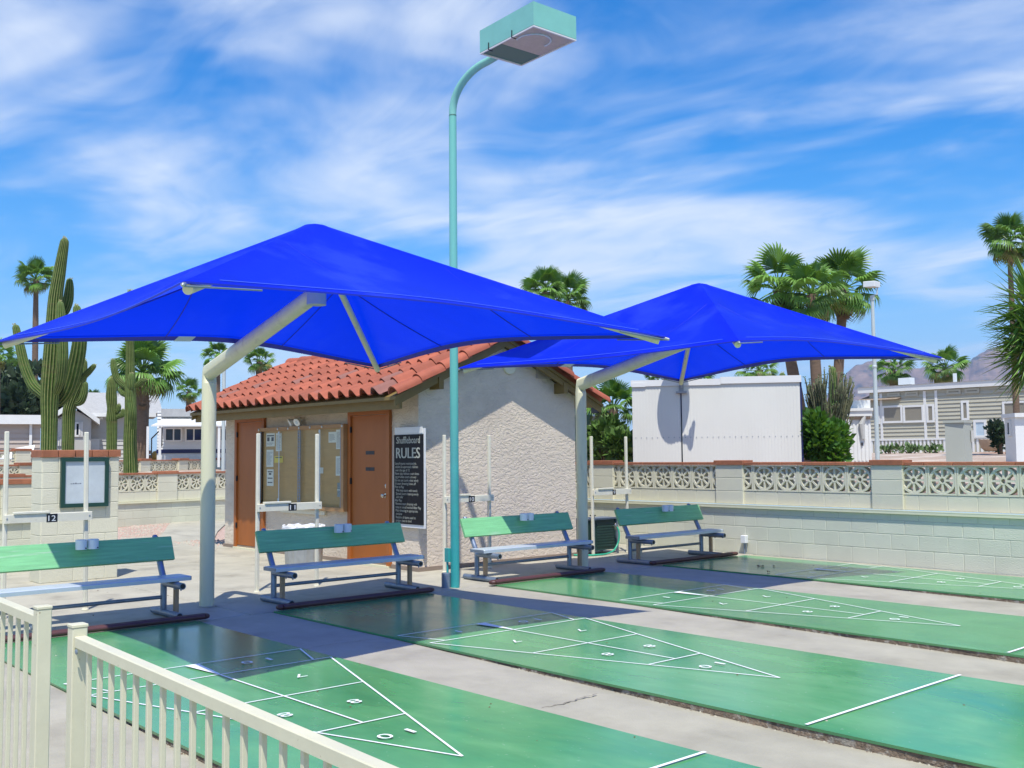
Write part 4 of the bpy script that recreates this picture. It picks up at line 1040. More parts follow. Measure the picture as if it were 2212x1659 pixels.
# ================================================================== BENCHES
def make_bench():
    b = thing('bench', (0,0,0), 'x', 'bench', 'green-backed benches in a row by the courts')
    m_ = MB(); Mx = Matrix.Translation((-10.115,0,.648)) @ Matrix.Rotation(radians(-24), 4, 'Y')
    m_.bbox((-.021,-.945,-.121),(.021,.945,.121), .006, 0, Mx); m_.build('backrest', M_BGREEN, b)
    m_ = MB(); m_.bbox((-9.955,-.955,.362),(-9.69,.955,.405), .008); m_.build('seat', M_ALU, b)
    for s_ in (-1, 1):
        m_ = MB(); m_.box((-9.953,min(.9551*s_,.9585*s_),.366),(-9.692,max(.9551*s_,.9585*s_),.401)); m_.build('seat_end_cap', M_GALV, b)
    for s_ in (-.81, .81):
        m_ = MB(); m_.tube([(-10.0,s_,.05),(-10.0,s_,.35),(-10.055,s_,.44),(-10.228,s_,.755)], .031, 14); m_.build('post', M_GALV, b, smooth=40)
        m_ = MB(); m_.tube([(-10.24,s_,.036),(-9.62,s_,.036)], .034, 14); m_.add([(-9.6195,s_+.026*cos(a),.036+.026*sin(a)) for a in np.linspace(0,2*pi,13)[:-1]], [tuple(range(12))], 1); m_.build('foot', [M_GALV, M_BLACK], b, smooth=40)
        m_ = MB(); m_.tube([(-10.0,s_,.325),(-9.56,s_,.325)], .033, 14); m_.add([(-9.5595,s_+.025*cos(a),.325+.025*sin(a)) for a in np.linspace(0,2*pi,13)[:-1]], [tuple(range(12))], 1); m_.build('seat_arm', [M_GALV, M_BLACK], b, smooth=40)
        m_ = MB(); m_.tube([(-9.60,s_,.295),(-9.60,s_,.28)], .008, 6); m_.tube([(-9.74,s_,.295),(-9.74,s_,.278)], .008, 6); m_.build('bolt', M_GALV, b)
        m_ = MB(); m_.lathe((-10.232,s_,.765), [(.02,-.02),(.028,.0),(.02,.015),(.001,.02)], 10); m_.build('post_cap', M_GALV, b, smooth=40)
        m_ = MB(); yy = s_+(.075 if s_ > 0 else .035); m_.box((-9.90,yy-.02,.002),(-9.86,yy+.022,.361)); m_.build('prop', M_WOOD, b)
    m_ = MB(); m_.tube([(-10.0,-.80,.185),(-10.0,.80,.185)], .019, 10); m_.build('stretcher', M_GALV, b, smooth=40)
    for s_ in (.015, .125):
        m_ = MB(); m_.lathe((-10.035+.004,s_,.70), [(.050,0),(.052,.09),(.046,.092),(.044,.01)], 20); c_ = m_.build('cup_holder', M_WHITE, b, smooth=40)
        m_ = MB(); m_.box((-9.986,s_+.022,.708),(-9.977,s_+.032,.718)); m_.build('screw', M_BLACK, c_)
    return b
B0 = make_bench()
BL = ['green-backed bench at the left edge, half in sun, before scoring rack 12', 'green-backed bench all in shade before scoring rack 11', 'green-backed bench between the teal lamp post and the far canopy post', 'furthest green-backed bench, in front of the block wall']
BY = [3.47, 6.30, 9.10, 11.90]
BX = [0, 0, .02, .06]
for i in range(4):
    b = B0 if i == 0 else copy_tree(B0)
    b.location = (BX[i], BY[i], 0); b['label'] = BL[i]
def make_rail():
    r = thing('floor_rail', (0,0,0), 'x', 'floor rail', 'red-brown rails at the foot of the courts')
    for k, xx in enumerate((-9.455, -9.405)):
        m_ = MB(); m_.tube([(xx,-.93,.03),(xx,.93,.03)], .026, 10); m_.build('pipe', M_RAIL, r, smooth=40)
    for s_ in (-.93, .93):
        m_ = MB(); m_.tube([(-9.455,s_,.03),(-9.44,s_+(.03 if s_ > 0 else -.03),.03),(-9.42,s_+(.03 if s_ > 0 else -.03),.03),(-9.405,s_,.03)], .026, 10); m_.build('end_bend', M_RAIL, r, smooth=40)
    return r
R0 = make_rail()
RL = ['red-brown floor rail in front of the bench at the left edge', 'red-brown floor rail before the bench at rack 11', 'red-brown floor rail right of the teal lamp post', 'red-brown floor rail of the far bench by the block wall']
for i in range(4):
    r = R0 if i == 0 else copy_tree(R0)
    r.location = ((0,0,0,-.06)[i], (3.50,6.20,9.02,12.0)[i], 0.012); r['label'] = RL[i]
# ================================================================== SCORING RACKS
def rack(y0, num, label, x=-10.96, wid=.79):
    r = thing('score_rack', (x,y0+wid/2,0), label, 'score rack', 'cream scoring racks with black number plates')
    for yy in (y0, y0+wid):
        m_ = MB(); lean = rnd.uniform(-.012,.004)
        m_.bbox((x-.02,yy-.02,.0),(x+.02,yy+.02,1.83), .006, 0, Matrix.Translation((0,-lean*0,0)) @ Matrix(((1,0,0,0),(0,1,lean,-lean*.0),(0,0,1,0),(0,0,0,1)))); m_.build('post', M_RACK, r)
        m_ = MB(); m_.lathe((x,yy,0), [(.036,.001),(.036,.012),(.024,.016)], 10); m_.build('foot_plate', M_RACK, r)
    m_ = MB(); m_.bbox((x+.022,y0-.02,.925),(x+.062,y0+wid+.035,1.01), .004); m_.build('crossbar', M_RACK, r)
    m_ = MB(); m_.bbox((x+.012,y0+.06,1.012),(x+.075,y0+.40,1.034), .003); m_.build('ledge_board', M_RACK, r)
    yc = y0+wid*.535; pw_ = .052 if len(num) > 1 else .034
    m_ = MB(); m_.box((x+.0622,yc-pw_,.919),(x+.067,yc+pw_,1.004)); p = m_.build('number_plate', M_BLACK, r)
    m_ = MB(); put_text(m_, num, (x+.0677,yc,.932), (0,1,0), (0,0,1), .080, width=.072 if len(num) > 1 else .036, center=True); m_.build('numeral', M_WHITE, p)
    m_ = MB()
    for yy in (y0, y0+wid+.005): m_.lathe((x+.0622,yy,.97), [(.008,0),(.008,.004),(.001,.006)], 8, 0, Matrix.Rotation(pi/2,4,'Y'))
    m_.build('bolt', M_BOLT, r)
    return r
rack(3.07, '12', 'cream scoring rack numbered 12 at the left edge')
rack(5.80, '11', 'cream scoring rack numbered 11 in front of the notice board')
rack(8.545, '10', 'cream scoring rack numbered 10 behind the teal lamp post')
rack(11.52, '9', 'cream scoring rack numbered 9 before the block wall', -11.08)

# ================================================================== SMALL THINGS BY THE WALL
eb = thing('utility_box', (-11.3,12.0,0), 'dark green louvred box under the block wall beside rack 9', 'utility box')
m_ = MB(); m_.bbox((-11.52,11.62,.06),(-11.2,12.2,.53), .01); m_.build('body', M_EBOX, eb)
m_ = MB()
for y_ in (11.62,12.16): m_.box((-11.205,y_,.0),(-11.175,y_+.04,.53)); m_.box((-11.54,y_,.0),(-11.51,y_+.04,.53))
m_.box((-11.54,11.6,.532),(-11.165,12.22,.556)); m_.build('frame', M_GALV, eb)
m_ = MB()
for k in range(9): m_.box((-11.2,11.72,.12+k*.042),(-11.188,12.12,.145+k*.042))
m_.build('louvre', M_EBOX, eb)
m_ = MB(); m_.lathe((-11.3,11.75,.556), [(.03,0),(.03,.03),(.05,.035),(.05,.05)], 12); m_.build('cap', M_BLACK, eb)
hs_ = MB(); pth_ = [(-11.16,12.08,.42),(-11.12,12.09,.42),(-11.08,12.10,.36),(-11.06,12.09,.26),(-11.06,12.05,.15),(-11.05,11.95,.06),(-11.04,11.8,.022),(-11.03,11.6,.018),(-11.1,11.4,.018),(-11.3,11.3,.018),(-11.6,11.3,.018)]
def smooth_path(P, n=5):
    P = [Vector(p) for p in P]; out = []
    for i in range(len(P)-1):
        p0, p1, p2, p3 = P[max(i-1,0)], P[i], P[i+1], P[min(i+2,len(P)-1)]
        for k in range(n):
            t_ = k/n; out.append(.5*((2*p1)+(p2-p0)*t_+(2*p0-5*p1+4*p2-p3)*t_*t_+(3*p1-p0-3*p2+p3)*t_**3))
    return out+[P[-1]]
hs_.tube(smooth_path(pth_), .014, 8); tag(hs_.build('garden_hose', M_HOSE, smooth=True), 'bright green hose hanging from the dark green box', 'hose')
tp = MB(); tp.lathe((-11.13,12.08,.42), [(.012,-.05),(.016,-.03),(.022,.0),(.02,.03),(.008,.05)], 10); tp.tube([(-11.2,12.08,.42),(-11.1,12.08,.42)], .013, 8); tag(tp.build('water_tap', M_BRASS, smooth=40), 'brass tap holding the green hose', 'tap')
sb_ = MB(); sb_.lathe((-10.81,12.21,0), [(.085,.0),(.09,.05),(.065,.06),(.075,.15),(.09,.17),(.085,.24),(.02,.245)], 14); tag(sb_.build('stone_stub', M_BLOCKS, smooth=40), 'short pale round stub behind the furthest bench', 'stub')
jb = thing('junction_box', (-9.61,13.4,0), 'small white junction box on a pipe at the foot of the block wall', 'junction box')
m_ = MB(); m_.bbox((-9.655,13.31,.17),(-9.565,13.392,.285), .006); m_.build('box', M_WHITE, jb)
m_ = MB(); m_.tube([(-9.61,13.35,.17),(-9.61,13.35,.0)], .014, 8); m_.tube([(-9.58,13.35,.17),(-9.578,13.36,.03)], .008, 6); m_.build('conduit', M_GALV, jb)
lf = MB(); rr = random.Random(2)
for (px_, py_, s_) in ((1643,1224,.05),(1660,1236,.02),(1672,1224,.015)):
    q = atZ(px_, py_, .016); 
    for k in range(7): a = rr.uniform(0,6.3); lf.add([(q[0],q[1],.02),(q[0]+s_*cos(a),q[1]+s_*sin(a),.03+rr.uniform(0,.012)),(q[0]+s_*cos(a+.7),q[1]+s_*sin(a+.7),.02)], [(0,1,2)])
tag(lf.build('fallen_leaves', M_LEAFD), 'few dry dark leaves lying on the far shaded court', 'leaves')

lt_ = MB(); rs = random.Random(77)
for _ in range(150):
    px_, py_ = rs.uniform(0,2212), rs.uniform(1210,1640); q = atZ(px_, py_)
    if q[0] > -1.5 or q[1] > 13.2 or q[1] < 1.5: continue
    inl = any(abs(q[1]-c) < HW for c in CY) and q[0] > -9.4
    z = .0125 if inl else (.003 if q[0] < -9.46 else None)
    if z is None or (inl and rs.random() < .7): continue
    stone(lt_, q[0], q[1], z, rs.uniform(.004,.011))
tag(lt_.build('grit', [M_LEAFD, M_CONC]), kind='stuff')
# ================================================================== RAILING (foreground)
def railing(x0, x1, px0, npk, label, post_at, zt, sl, xr):
    # the run falls gently to the right with the paving
    r = thing('railing', ((x0+x1)/2,1.27,0), label, 'railing', 'cream metal railings in the foreground')
    SH = Matrix(((1,0,0,0),(0,1,0,0),(-sl,0,1,sl*xr),(0,0,0,1)))
    m_ = MB(); m_.bbox((x0,1.253,zt-.035),(x1,1.292,zt), .003, 0, SH); m_.build('top_rail', M_FENCE, r)
    m_ = MB(); m_.bbox((x0,1.255,.08),(x1,1.29,.115), .003); m_.build('bottom_rail', M_FENCE, r)
    for pxx in post_at:
        zp = zt+.028-sl*(pxx-xr)
        m_ = MB(); m_.bbox((pxx-.0255,1.247,.0),(pxx+.0255,1.298,zp), .003); p_ = m_.build('post', M_FENCE, r)
        m_ = MB(); m_.bbox((pxx-.0275,1.245,zp+.0005),(pxx+.0275,1.30,zp+.010), .002); m_.build('post_cap', M_FENCE, p_)
        m_ = MB(); sg_ = 1 if pxx < x0 else -1
        m_.lathe((pxx+sg_*.055,1.2525,zt-.048-sl*(pxx-xr)), [(.009,0),(.009,.004),(.004,.006)], 8, 0, Matrix.Rotation(pi/2,4,'X')); m_.build('bolt', M_GALV, p_)
    me = None
    for k in range(npk):
        xx = px0+k*.1
        if me is None:
            b = MB(); b.bbox((-.0078,-.0078,.1145),(.0078,.0078,zt-.034), .0015); me = b.mesh('picket', M_FENCE)
        o = link('picket', me, r, (xx,1.272,0)); o.scale.z = (zt-.034-sl*(xx-xr))/(zt-.034)
railing(-3.655, 1.2, -3.565, 46, 'cream metal railing with pickets in the foreground, right of the gap', [-3.68, .5], .948, .026, -3.65)
railing(-6.6, -4.075, -6.535, 25, 'cream metal railing at the lower left, left of the gap', [-4.05, -6.62], .972, .02, -4.05)

# ================================================================== BEYOND THE WALL
def facing(px_, dep):
    # upright frame square to the line of sight at photo column px_, dep metres away
    d = Vector(ray(px_, 990)); d.z = 0; d.normalize(); return Frame(Vector((d.x*dep, d.y*dep, 0)), Vector((d.y, -d.x, 0)), -d)
def siding(F, u0, u1, z0, z1, m, root, pitch=.13, name='siding', d=0):
    b = MB(); z = z0
    while z < z1-.005:
        zt = min(z+pitch, z1)
        b.add([F.p(u0,z,d+.040), F.p(u1,z,d+.040), F.p(u1,zt,d+.003), F.p(u0,zt,d+.003), F.p(u0,z,d), F.p(u1,z,d)], [(0,1,2,3),(4,5,1,0)]); z = zt
    return tag(b.build(name, m, root), kind='stuff')
def window(F, u0, u1, z0, z1, root, pane=M_DGL, fm=M_WTRIM, fw=.07, d=.03, mull=()):
    b = MB()
    for a in ((u0,u0+fw,z0,z1),(u1-fw,u1,z0,z1),(u0+fw,u1-fw,z0,z0+fw),(u0+fw,u1-fw,z1-fw,z1)): F.box(b, *a, d-.03, d+.03)
    for uu in mull: F.box(b, uu-.025, uu+.025, z0+fw, z1-fw, d-.025, d+.025)
    w_ = b.build('window', fm, root)
    b = MB(); F.box(b, u0+fw, u1-fw, z0+fw, z1-fw, d-.028, d+.004); b.build('pane', pane, w_)
    return w_
def flat_box(F, root, u0, u1, z0, z1, dep, m, name='wall'):
    b = MB(); F.box(b, u0, u1, z0, z1, -dep, 0); return b.build(name, m, root)

# white container facing the camera
F = facing(1546, 20.1)
ul, zt = F.px(1365, 830); ur, zr = F.px(1727, 822); zt = (zt+zr)/2
cn = thing('storage_container', F.p(0,0), 'big plain white storage container behind the block wall', 'container')
zb = raised(F.o.x, F.o.y)
flat_box(F, cn, ul, ur, zb, zt, 2.4, M_WHTP)
b = MB()
k = 0; u = ul+.03
while u < ur-.03: F.box(b, u, u+.030, zb, zt-.08, .001, .0055); u += .06
tag(b.build('ribbed_sheet', M_WHTP, cn), kind='stuff')
us, _ = F.px(1472, 900)
b = MB(); F.box(b, us-.012, us+.012, zb, zt-.1, .006, .012); b.build('seam', M_DGL, cn)
b = MB(); F.box(b, ul-.02, us+.75, zt-.05, zt+.07, -.02, .03); F.box(b, us+.75, ur+.03, zt-.03, zt+.10, -.02, .036); F.box(b, ul, ul+.26, zt-.06, zt+.02, .03, .04); b.build('top_trim', M_WTRIM, cn)
b = MB(); F.box(b, ur-.001, ur+.035, zb, zt-.03, -2.4, -.004); b.build('side_edge', M_NAVY, cn)
_, zrv = F.px(1546, 944)
b = MB(); u = ul+.06
while u < ur: F.box(b, u-.006, u+.006, zrv-.008, zrv+.008, .006, .012); u += .105
b.build('rivet', M_GALV, cn)
# satellite dish standing on the container front (hidden behind the canopy, its shadow falls on the white sheet)
uc, zc = F.px(1472, 835)
dish = thing('satellite_dish', F.p(uc,zc,.1), 'grey satellite dish bracketed to the white container top', 'satellite dish')
b = MB(); F.box(b, uc-.04, uc+.04, zt-.16, zt+.1, .012, .05); F.box(b, uc-.10, uc+.10, zt-.20, zt-.16, .014, .09); b.build('bracket', M_DISH, dish)
b = MB(); b.tube([F.p(uc,zt-.1,.07), F.p(uc,zt+.28,.09), F.p(uc-.02,zt+.50,.30)], .022, 10); b.build('mast', M_DISH, dish)
dc = F.p(uc-.05, zt+.58, .47); nrm = (F.n*.62+Vector((0,0,.78))+F.r*.1).normalized()
Qd = nrm.to_track_quat('Z','Y').to_matrix().to_4x4()
b = MB(); b.lathe(dc, [(.001,-.02),(.15,-.012),(.30,.012),(.305,.02),(.30,.026),(.15,.0),(.001,-.008)], 28, 0, Qd); b.build('reflector', M_DISH, dish, smooth=40)
su, sz = F.px(1491, 944)
lt = F.p(su, sz, .01)+TOSUN*1.5
b = MB(); b.tube([dc+Qd.to_3x3()@Vector((0,-.28,0)), lt], .022, 8); b.tube([lt+F.r*.03+Vector((0,0,.10)), lt-Vector((0,0,.13))], .055, 10); b.tube([lt+F.r*.07+Vector((0,0,.26)), lt+F.r*.04+Vector((0,0,.05))], .035, 8); b.tube([lt-F.r*.13-Vector((0,0,.02)), lt-Vector((0,0,.06))], .04, 8); b.build('feed_arm', M_DISH, dish)

def D8(x, y): return (1728.3+x*.32899, 697.4+y*.32899)
def D2(x, y): return (x*.29244, 879.32+y*.29244)
# right mobile home
YH = 44.
F = Frame((0,YH,0), (1,0,0), (0,-1,0))
P8 = lambda x, y: F.px(*D8(x, y))
mh = thing('mobile_home', (-20,YH,1.5), 'long tan clapboard mobile home with many screened windows at the right', 'mobile home')
u0, zt = P8(455,440); u1 = 6.; _, zs = P8(700,768); _, zg = P8(700,850); zt = 4.27
flat_box(F, mh, u0, u1, zg-.3, zt, 8, M_TAN)
siding(F, u0, u1, zs+.02, zt, M_TAN, mh, .17)
b = MB(); u = u0
while u < u1: F.box(b, u, u+.09, zg-.2, zs, .004, .03); u += .18
tag(b.build('skirting', M_WTRIM, mh), kind='stuff')
b = MB(); F.box(b, u0, u1, zs-.02, zs+.05, .0, .05)
for xx in (537,824,899): uu, _ = P8(xx, 600); F.box(b, uu-.06, uu+.06, zs+.05, zt-.05, .024, .05)
b.build('corner_trim', M_WTRIM, mh)
b = MB(); F.box(b, u0-.5, u1, zt-.0, zt+.26, .0, .16); b.build('eave', M_WTRIM, mh)
b = MB(); b.prism([F.p(u0-.5,zt+.262,.2), F.p(u0-.5,zt+.55,-4), F.p(u0-.5,zt+.262,-8.4)], (u1-u0+.5,0,0)); b.build('roof', M_SHING, mh)
q = P8(952,372); b = MB(); F.box(b, q[0]-.06, q[0]+.06, zt+.3, zt+.72, -1, -.88); b.build('roof_vent', M_WHITE, mh)
q = P8(570,370); b = MB(); F.box(b, q[0]-.3, q[0]+.3, zt+.4, zt+.72, -2, -1.6); b.build('roof_cooler', M_WHITE, mh)
for (xa,ya,xb,yb) in ((577,438,658,488),(694,436,777,484),(967,418,1058,472),(1086,412,1180,465),(1296,405,1392,455),(1422,398,1500,450),(546,540,675,660),(683,537,814,657),(836,533,884,655),(1065,510,1110,640),(1338,510,1490,700),(505,548,525,665)):
    a, b_ = P8(xa, yb), P8(xb, ya); window(F, a[0], b_[0], a[1], min(b_[1], zt-.04), mh, M_SHADE, M_WTRIM if ya > 500 else M_TAN, .09, .05)
a, b_ = P8(1146,755), P8(1226,636)
w_ = window(F, a[0], b_[0], a[1], b_[1], mh, M_LGL, M_WTRIM, .10, .05)
# annex roof at the left end of the home
b = MB(); a = P8(388,500); c_ = P8(480,440); b.prism([F.p(a[0],a[1]-.1,.3), F.p(c_[0],c_[1]+.15,-1.5), F.p(c_[0],a[1]-.1,-3)], (2.0,0,0)); b.build('porch_roof', M_SHINGB, mh)
b = MB(); F.box(b, a[0]+.25, a[0]+2.2, zg, a[1]-.1, -3, -.3); b.build('porch_wall', M_TAN, mh)
# white corrugated shed in front of it
F = facing(1840, 33)
sh = thing('garden_shed', F.p(0,1.4), 'white ribbed shed between the green bush and the mobile home', 'shed')
a = F.px(*D8(205,885)); c_ = F.px(*D8(462,612))
flat_box(F, sh, a[0], c_[0], 1.1, c_[1], 2.4, M_CORR)
b = MB(); u = a[0]
while u < c_[0]-.02: F.box(b, u, u+.055, a[1]-.1, c_[1], .001, .02); u += .11
tag(b.build('ribbed_sheet', M_CORR, sh), kind='stuff')
b = MB(); F.box(b, a[0]-.1, c_[0]+.05, c_[1], c_[1]+.16, -2.5, .12); F.box(b, a[0]-.1, c_[0]+.08, c_[1]+.16, c_[1]+.24, -2.5, .16); F.box(b, a[0]-.05, c_[0]+.02, c_[1]+.24, c_[1]+.52, -2.2, -.7); b.build('roof', M_WTRIM, sh)
b = MB(); F.box(b, a[0], c_[0], c_[1]-.1, c_[1]-.02, .021, .05); b.build('eave_band', M_TERRA, sh)
q0, q1 = F.px(*D8(280,710)), F.px(*D8(322,632)); window(F, q0[0], q1[0], q0[1], q1[1], sh, M_LGL, M_WTRIM, .05, .05)
q0, q1 = F.px(*D8(402,806)), F.px(*D8(412,786)); b = MB(); F.box(b, q0[0], q1[0], q0[1], q1[1], .02, .05); b.build('latch', M_BLACK, sh)
q0 = F.px(*D8(410,665)); b = MB(); b.tube([F.p(q0[0],q0[1]-.45,.06), F.p(q0[0]-.03,q0[1],.07), F.p(q0[0]+.1,q0[1]+.3,.08)], [.06,.09,.03], 8); b.build('wall_ornament', M_GREY, sh)
# right hand shed / trailer corner
F = facing(2185, 31)
rt_ = thing('garden_shed', F.p(0,1.4), 'white shed with narrow window at the right edge', 'shed')
a = F.px(*D8(1350,870)); c_ = F.px(*D8(1410,620)); e = F.px(*D8(1560,600))
b = MB(); b.prism([F.p(a[0],1.0,-.9), F.p(c_[0],1.0,0), F.p(c_[0]+2.6,1.0,-.2), F.p(c_[0]+2.0,1.0,-3)], (0,0,c_[1]-1.0)); b.build('wall', M_CORR, rt_)
b = MB(); b.prism([F.p(a[0]-.08,c_[1]+.001,-.9), F.p(c_[0],c_[1]+.001,.1), F.p(c_[0]+2.7,c_[1]+.001,-.1), F.p(c_[0]+2.0,c_[1]+.001,-3.1)], (0,0,.11)); b.build('roof_edge', M_WTRIM, rt_)
F2 = Frame(F.p(a[0],0,-.9), (F.p(c_[0],0,0)-F.p(a[0],0,-.9)), Vector((0,0,0))+(F.n*(c_[0]-a[0])-F.r*.9)); lnn = (F.p(c_[0],0,0)-F.p(a[0],0,-.9)).length
za, zb_ = F.px(*D8(1380,742))[1], F.px(*D8(1380,640))[1]
window(F2, lnn*.34, lnn*.66, za, zb_, rt_, M_DGL, M_WTRIM, .05, .02)
# grey-green utility cabinet
F = facing(2069, 24)
uc_ = thing('utility_cabinet', F.p(0,1.2), 'tall grey-green metal cabinet standing behind the block wall', 'cabinet')
a, c_ = F.px(*D8(958,905)), F.px(*D8(1075,655)); e = F.px(*D8(1125,660))
Mz = Matrix.Rotation(0,4,'Z')
b = MB(); b.prism([F.p(a[0],.9,-.05), F.p(c_[0],.9,0), F.p(e[0],.9,-.5), F.p(a[0]+.5,.9,-.6)], (0,0,c_[1]-.9)); b.build('body', M_GBOX, uc_)
b = MB(); b.prism([F.p(a[0]-.03,c_[1]+.001,-.03), F.p(c_[0],c_[1]+.001,.05), F.p(e[0]+.02,c_[1]+.001,-.5), F.p(a[0]+.5,c_[1]+.001,-.65)], (0,0,.05)); b.build('lid', M_GBOX, uc_)
b = MB(); b.prism([F.p(e[0]-.01,1.75,-.40), F.p(e[0]+.05,1.75,-.42), F.p(e[0]+.04,1.75,-.5), F.p(e[0]-.02,1.75,-.5)], (0,0,.25)); b.build('meter', M_GREY, uc_)
# planter bowl, small dark shrub and low plants along the home
q = atD(*D8(1258,845), 40); z_ = q[2]
pb = MB(); pb.lathe(q, [(.22,0),(.38,.15),(.45,.46),(.41,.47),(.2,.3)], 16); tag(pb.build('planter_bowl', M_TERRA, smooth=40), 'clay planter bowl in front of the tan mobile home', 'planter')
q = atD(*D8(1330,870), 38); pb2 = MB(); pb2.bbox((q[0]-.8,q[1]-.2,q[2]-.3),(q[0]+.5,q[1]+.2,q[2]+.10), .03); tag(pb2.build('garden_edging', M_CAP), 'low brown brick bed edging by the right-hand shed', 'edging')
def leaf_cloud(mb, c, rad, n, s, rr, up=.3, mi=(0,), hollow=.35):
    for _ in range(n):
        while True:
            v = Vector((rr.uniform(-1,1), rr.uniform(-1,1), rr.uniform(-1,1)))
            if hollow < v.length < 1: break
        q = Vector(c)+Vector((v.x*rad[0], v.y*rad[1], v.z*rad[2]))
        d = (v+Vector((rr.uniform(-.7,.7), rr.uniform(-.7,.7), rr.uniform(-.4,.9)+up))).normalized(); sd_ = d.cross(Vector((rr.uniform(-1,1),rr.uniform(-1,1),rr.uniform(-1,1)))).normalized()
        L_ = s*rr.uniform(.6,1.4); w_ = L_*.30
        mb.add([q, q+d*L_*.5+sd_*w_, q+d*L_, q+d*L_*.5-sd_*w_], [(0,1,2,3)], rr.choice(mi))
def bush(name, c, rad, n, s, m, label, cat='shrub', seed=1, stems=6, lobes=7, mats=None):
    rr = random.Random(seed); root = thing(name, (c[0],c[1],c[2]-rad[2]), label, cat)
    b = MB()
    for k in range(lobes):
        a = rr.uniform(0,6.3); q = Vector(c)+Vector((cos(a)*rad[0]*rr.uniform(.2,.62), sin(a)*rad[1]*rr.uniform(.2,.62), rad[2]*rr.uniform(-.45,.55)))
        f = rr.uniform(.35,.6); leaf_cloud(b, q, (rad[0]*f, rad[1]*f, rad[2]*f), n//lobes, s, rr)
    b.build('foliage', m, root)
    b = MB()
    for k in range(stems): a = rr.uniform(0,6.3); b.tube([(c[0]+.1*cos(a),c[1]+.1*sin(a),c[2]-rad[2]-.05), (c[0]+rad[0]*.5*cos(a),c[1]+rad[1]*.5*sin(a),c[2]+rad[2]*rr.uniform(-.1,.4))], [.04,.015], 5)
    b.build('stem', M_TRUNK, root)
    return root
q = atD(*D8(1325,765), 36); bush('shrub', q, (.42,.42,.62), 700, .16, M_DARKL, 'dark rounded shrub beside the white shed at the right edge', seed=5)
for k, (x0, lab) in enumerate(((590,'leftmost low flowering plant along the home skirting, beside the light pole'),(730,'middle low plant against the white skirting of the tan home'),(850,'low plant on the home skirting, left of the cabinet'))):
    q = atD(*D8(x0,852), 42); bush('low_plant', (q[0],q[1],q[2]+.12), (.62,.4,.17), 170, .16, M_SHRUB, lab, 'plant', 30+k, 3, 5)
# white light pole on the right
q = atD(1896, 996, 27); top = atD(1879, 635, 27)
lpo = thing('light_pole', (q[0],q[1],1.1), 'pale light pole with box floodlight in front of the mobile home', 'street lamp')
b = MB(); bx_, by_ = q[0], q[1]; b.tube([(bx_,by_,1.0),(bx_,by_,4.0),(bx_,by_,top[2]-.1)], [.058,.052,.042], 14); b.build('pole', M_LPOLE, lpo, smooth=40)
b = MB(); b.lathe((bx_,by_,3.75), [(.05,0),(.064,.02),(.064,.06),(.05,.08)], 14); b.build('joint_ring', M_LPOLE, lpo)
tz = top[2]; Fp = facing(1879, hypot(bx_,by_))
o_ = Vector((bx_,by_,0))
b = MB(); b.tube([(bx_,by_,tz-.12),(bx_,by_,tz+.0)], .06, 12); b.tube([o_+Vector((0,0,tz)), o_+Fp.r*.12+Vector((0,0,tz+.03)), o_+Fp.r*.14+Vector((0,0,tz+.26))], .016, 8); b.build('bracket', M_LPOLE, lpo)
b = MB(); Mh = Matrix(((Fp.r.x,Fp.n.x,0,bx_),(Fp.r.y,Fp.n.y,0,by_),(0,0,1,tz+.30),(0,0,0,1))) @ Matrix.Rotation(.5,4,'Z') @ Matrix.Rotation(.06,4,'Y') @ Matrix.Scale(.52,4)
b.bbox((-.33,-.30,-.14),(.30,.30,.14), .02, 0, Mh); b.build('lamp_head', M_WHITE, lpo)
b = MB(); b.box((-.28,-.26,-.152),(.25,.26,-.142), 0, Mh); b.build('lens', M_LENS, lpo)

# ------------------------------------------------------------------ left side homes
F = facing(40, 45)
P = lambda x, y: F.px(*D2(x, y))
h1 = thing('mobile_home', F.p(0,1.5), 'beige clapboard trailer with flat white roof edge at the left edge', 'mobile home')
a, c_ = P(-300,340), P(300,128)
flat_box(F, h1, a[0], c_[0], 1.0, c_[1], 5, M_BEIGE); siding(F, a[0], c_[0], 1.2, c_[1], M_BEIGE, h1, .2)
b = MB(); F.box(b, a[0], c_[0]+.15, c_[1], c_[1]+.36, -5.2, .3); b.build('roof_edge', M_WTRIM, h1)
b = MB(); q = P(225,260); F.box(b, q[0]-.05, q[0]+.05, 1.3, q[1]+1.0, .05, .12); b.build('downpipe', M_WTRIM, h1)
b = MB(); q = P(130,310); b.prism([F.p(q[0]-.6,q[1]-.4,1.2), F.p(q[0]+.5,q[1]-.4,1.2), F.p(q[0]+.6,q[1]+.1,.9), F.p(q[0]-.2,q[1]-.05,.9)], (0,0,.05)); tag(b.build('tarp', M_WHITE), 'crumpled white tarp lying before the beige trailer', 'tarp')
F = facing(190, 52)
P = lambda x, y: F.px(*D2(x, y))
h2 = thing('house', F.p(0,1.6), 'pale grey clapboard house with gabled porch between the saguaros', 'house')
a, c_ = P(662,380), P(830,42); uR = P(1100,40)[0]
flat_box(F, h2, a[0], uR, 1.0, c_[1], 7, M_GREY); siding(F, a[0], uR, 1.2, c_[1], M_GREY, h2, .2)
b = MB(); b.prism([F.p(a[0]-.6,c_[1]-.02,.5), F.p(a[0]-.6,c_[1]+1.15,-3.5), F.p(a[0]-.6,c_[1]-.02,-7.5)], F.r*(uR-a[0]+1.2)); b.build('roof', M_SHING, h2)
b = MB(); F.box(b, a[0]-.3, uR+.3, c_[1]-.2, c_[1]-.021, .02, .5); b.build('eave', M_WTRIM, h2)
q0, q1 = P(722,92), P(762,52); window(F, q0[0], q1[0], q0[1], q1[1], h2, M_GREY, M_WTRIM, .1, .05)
q0, q1 = P(662,318), P(735,235); window(F, q0[0], q1[0], q0[1], q1[1], h2, M_WHITE, M_WTRIM, .12, .05)
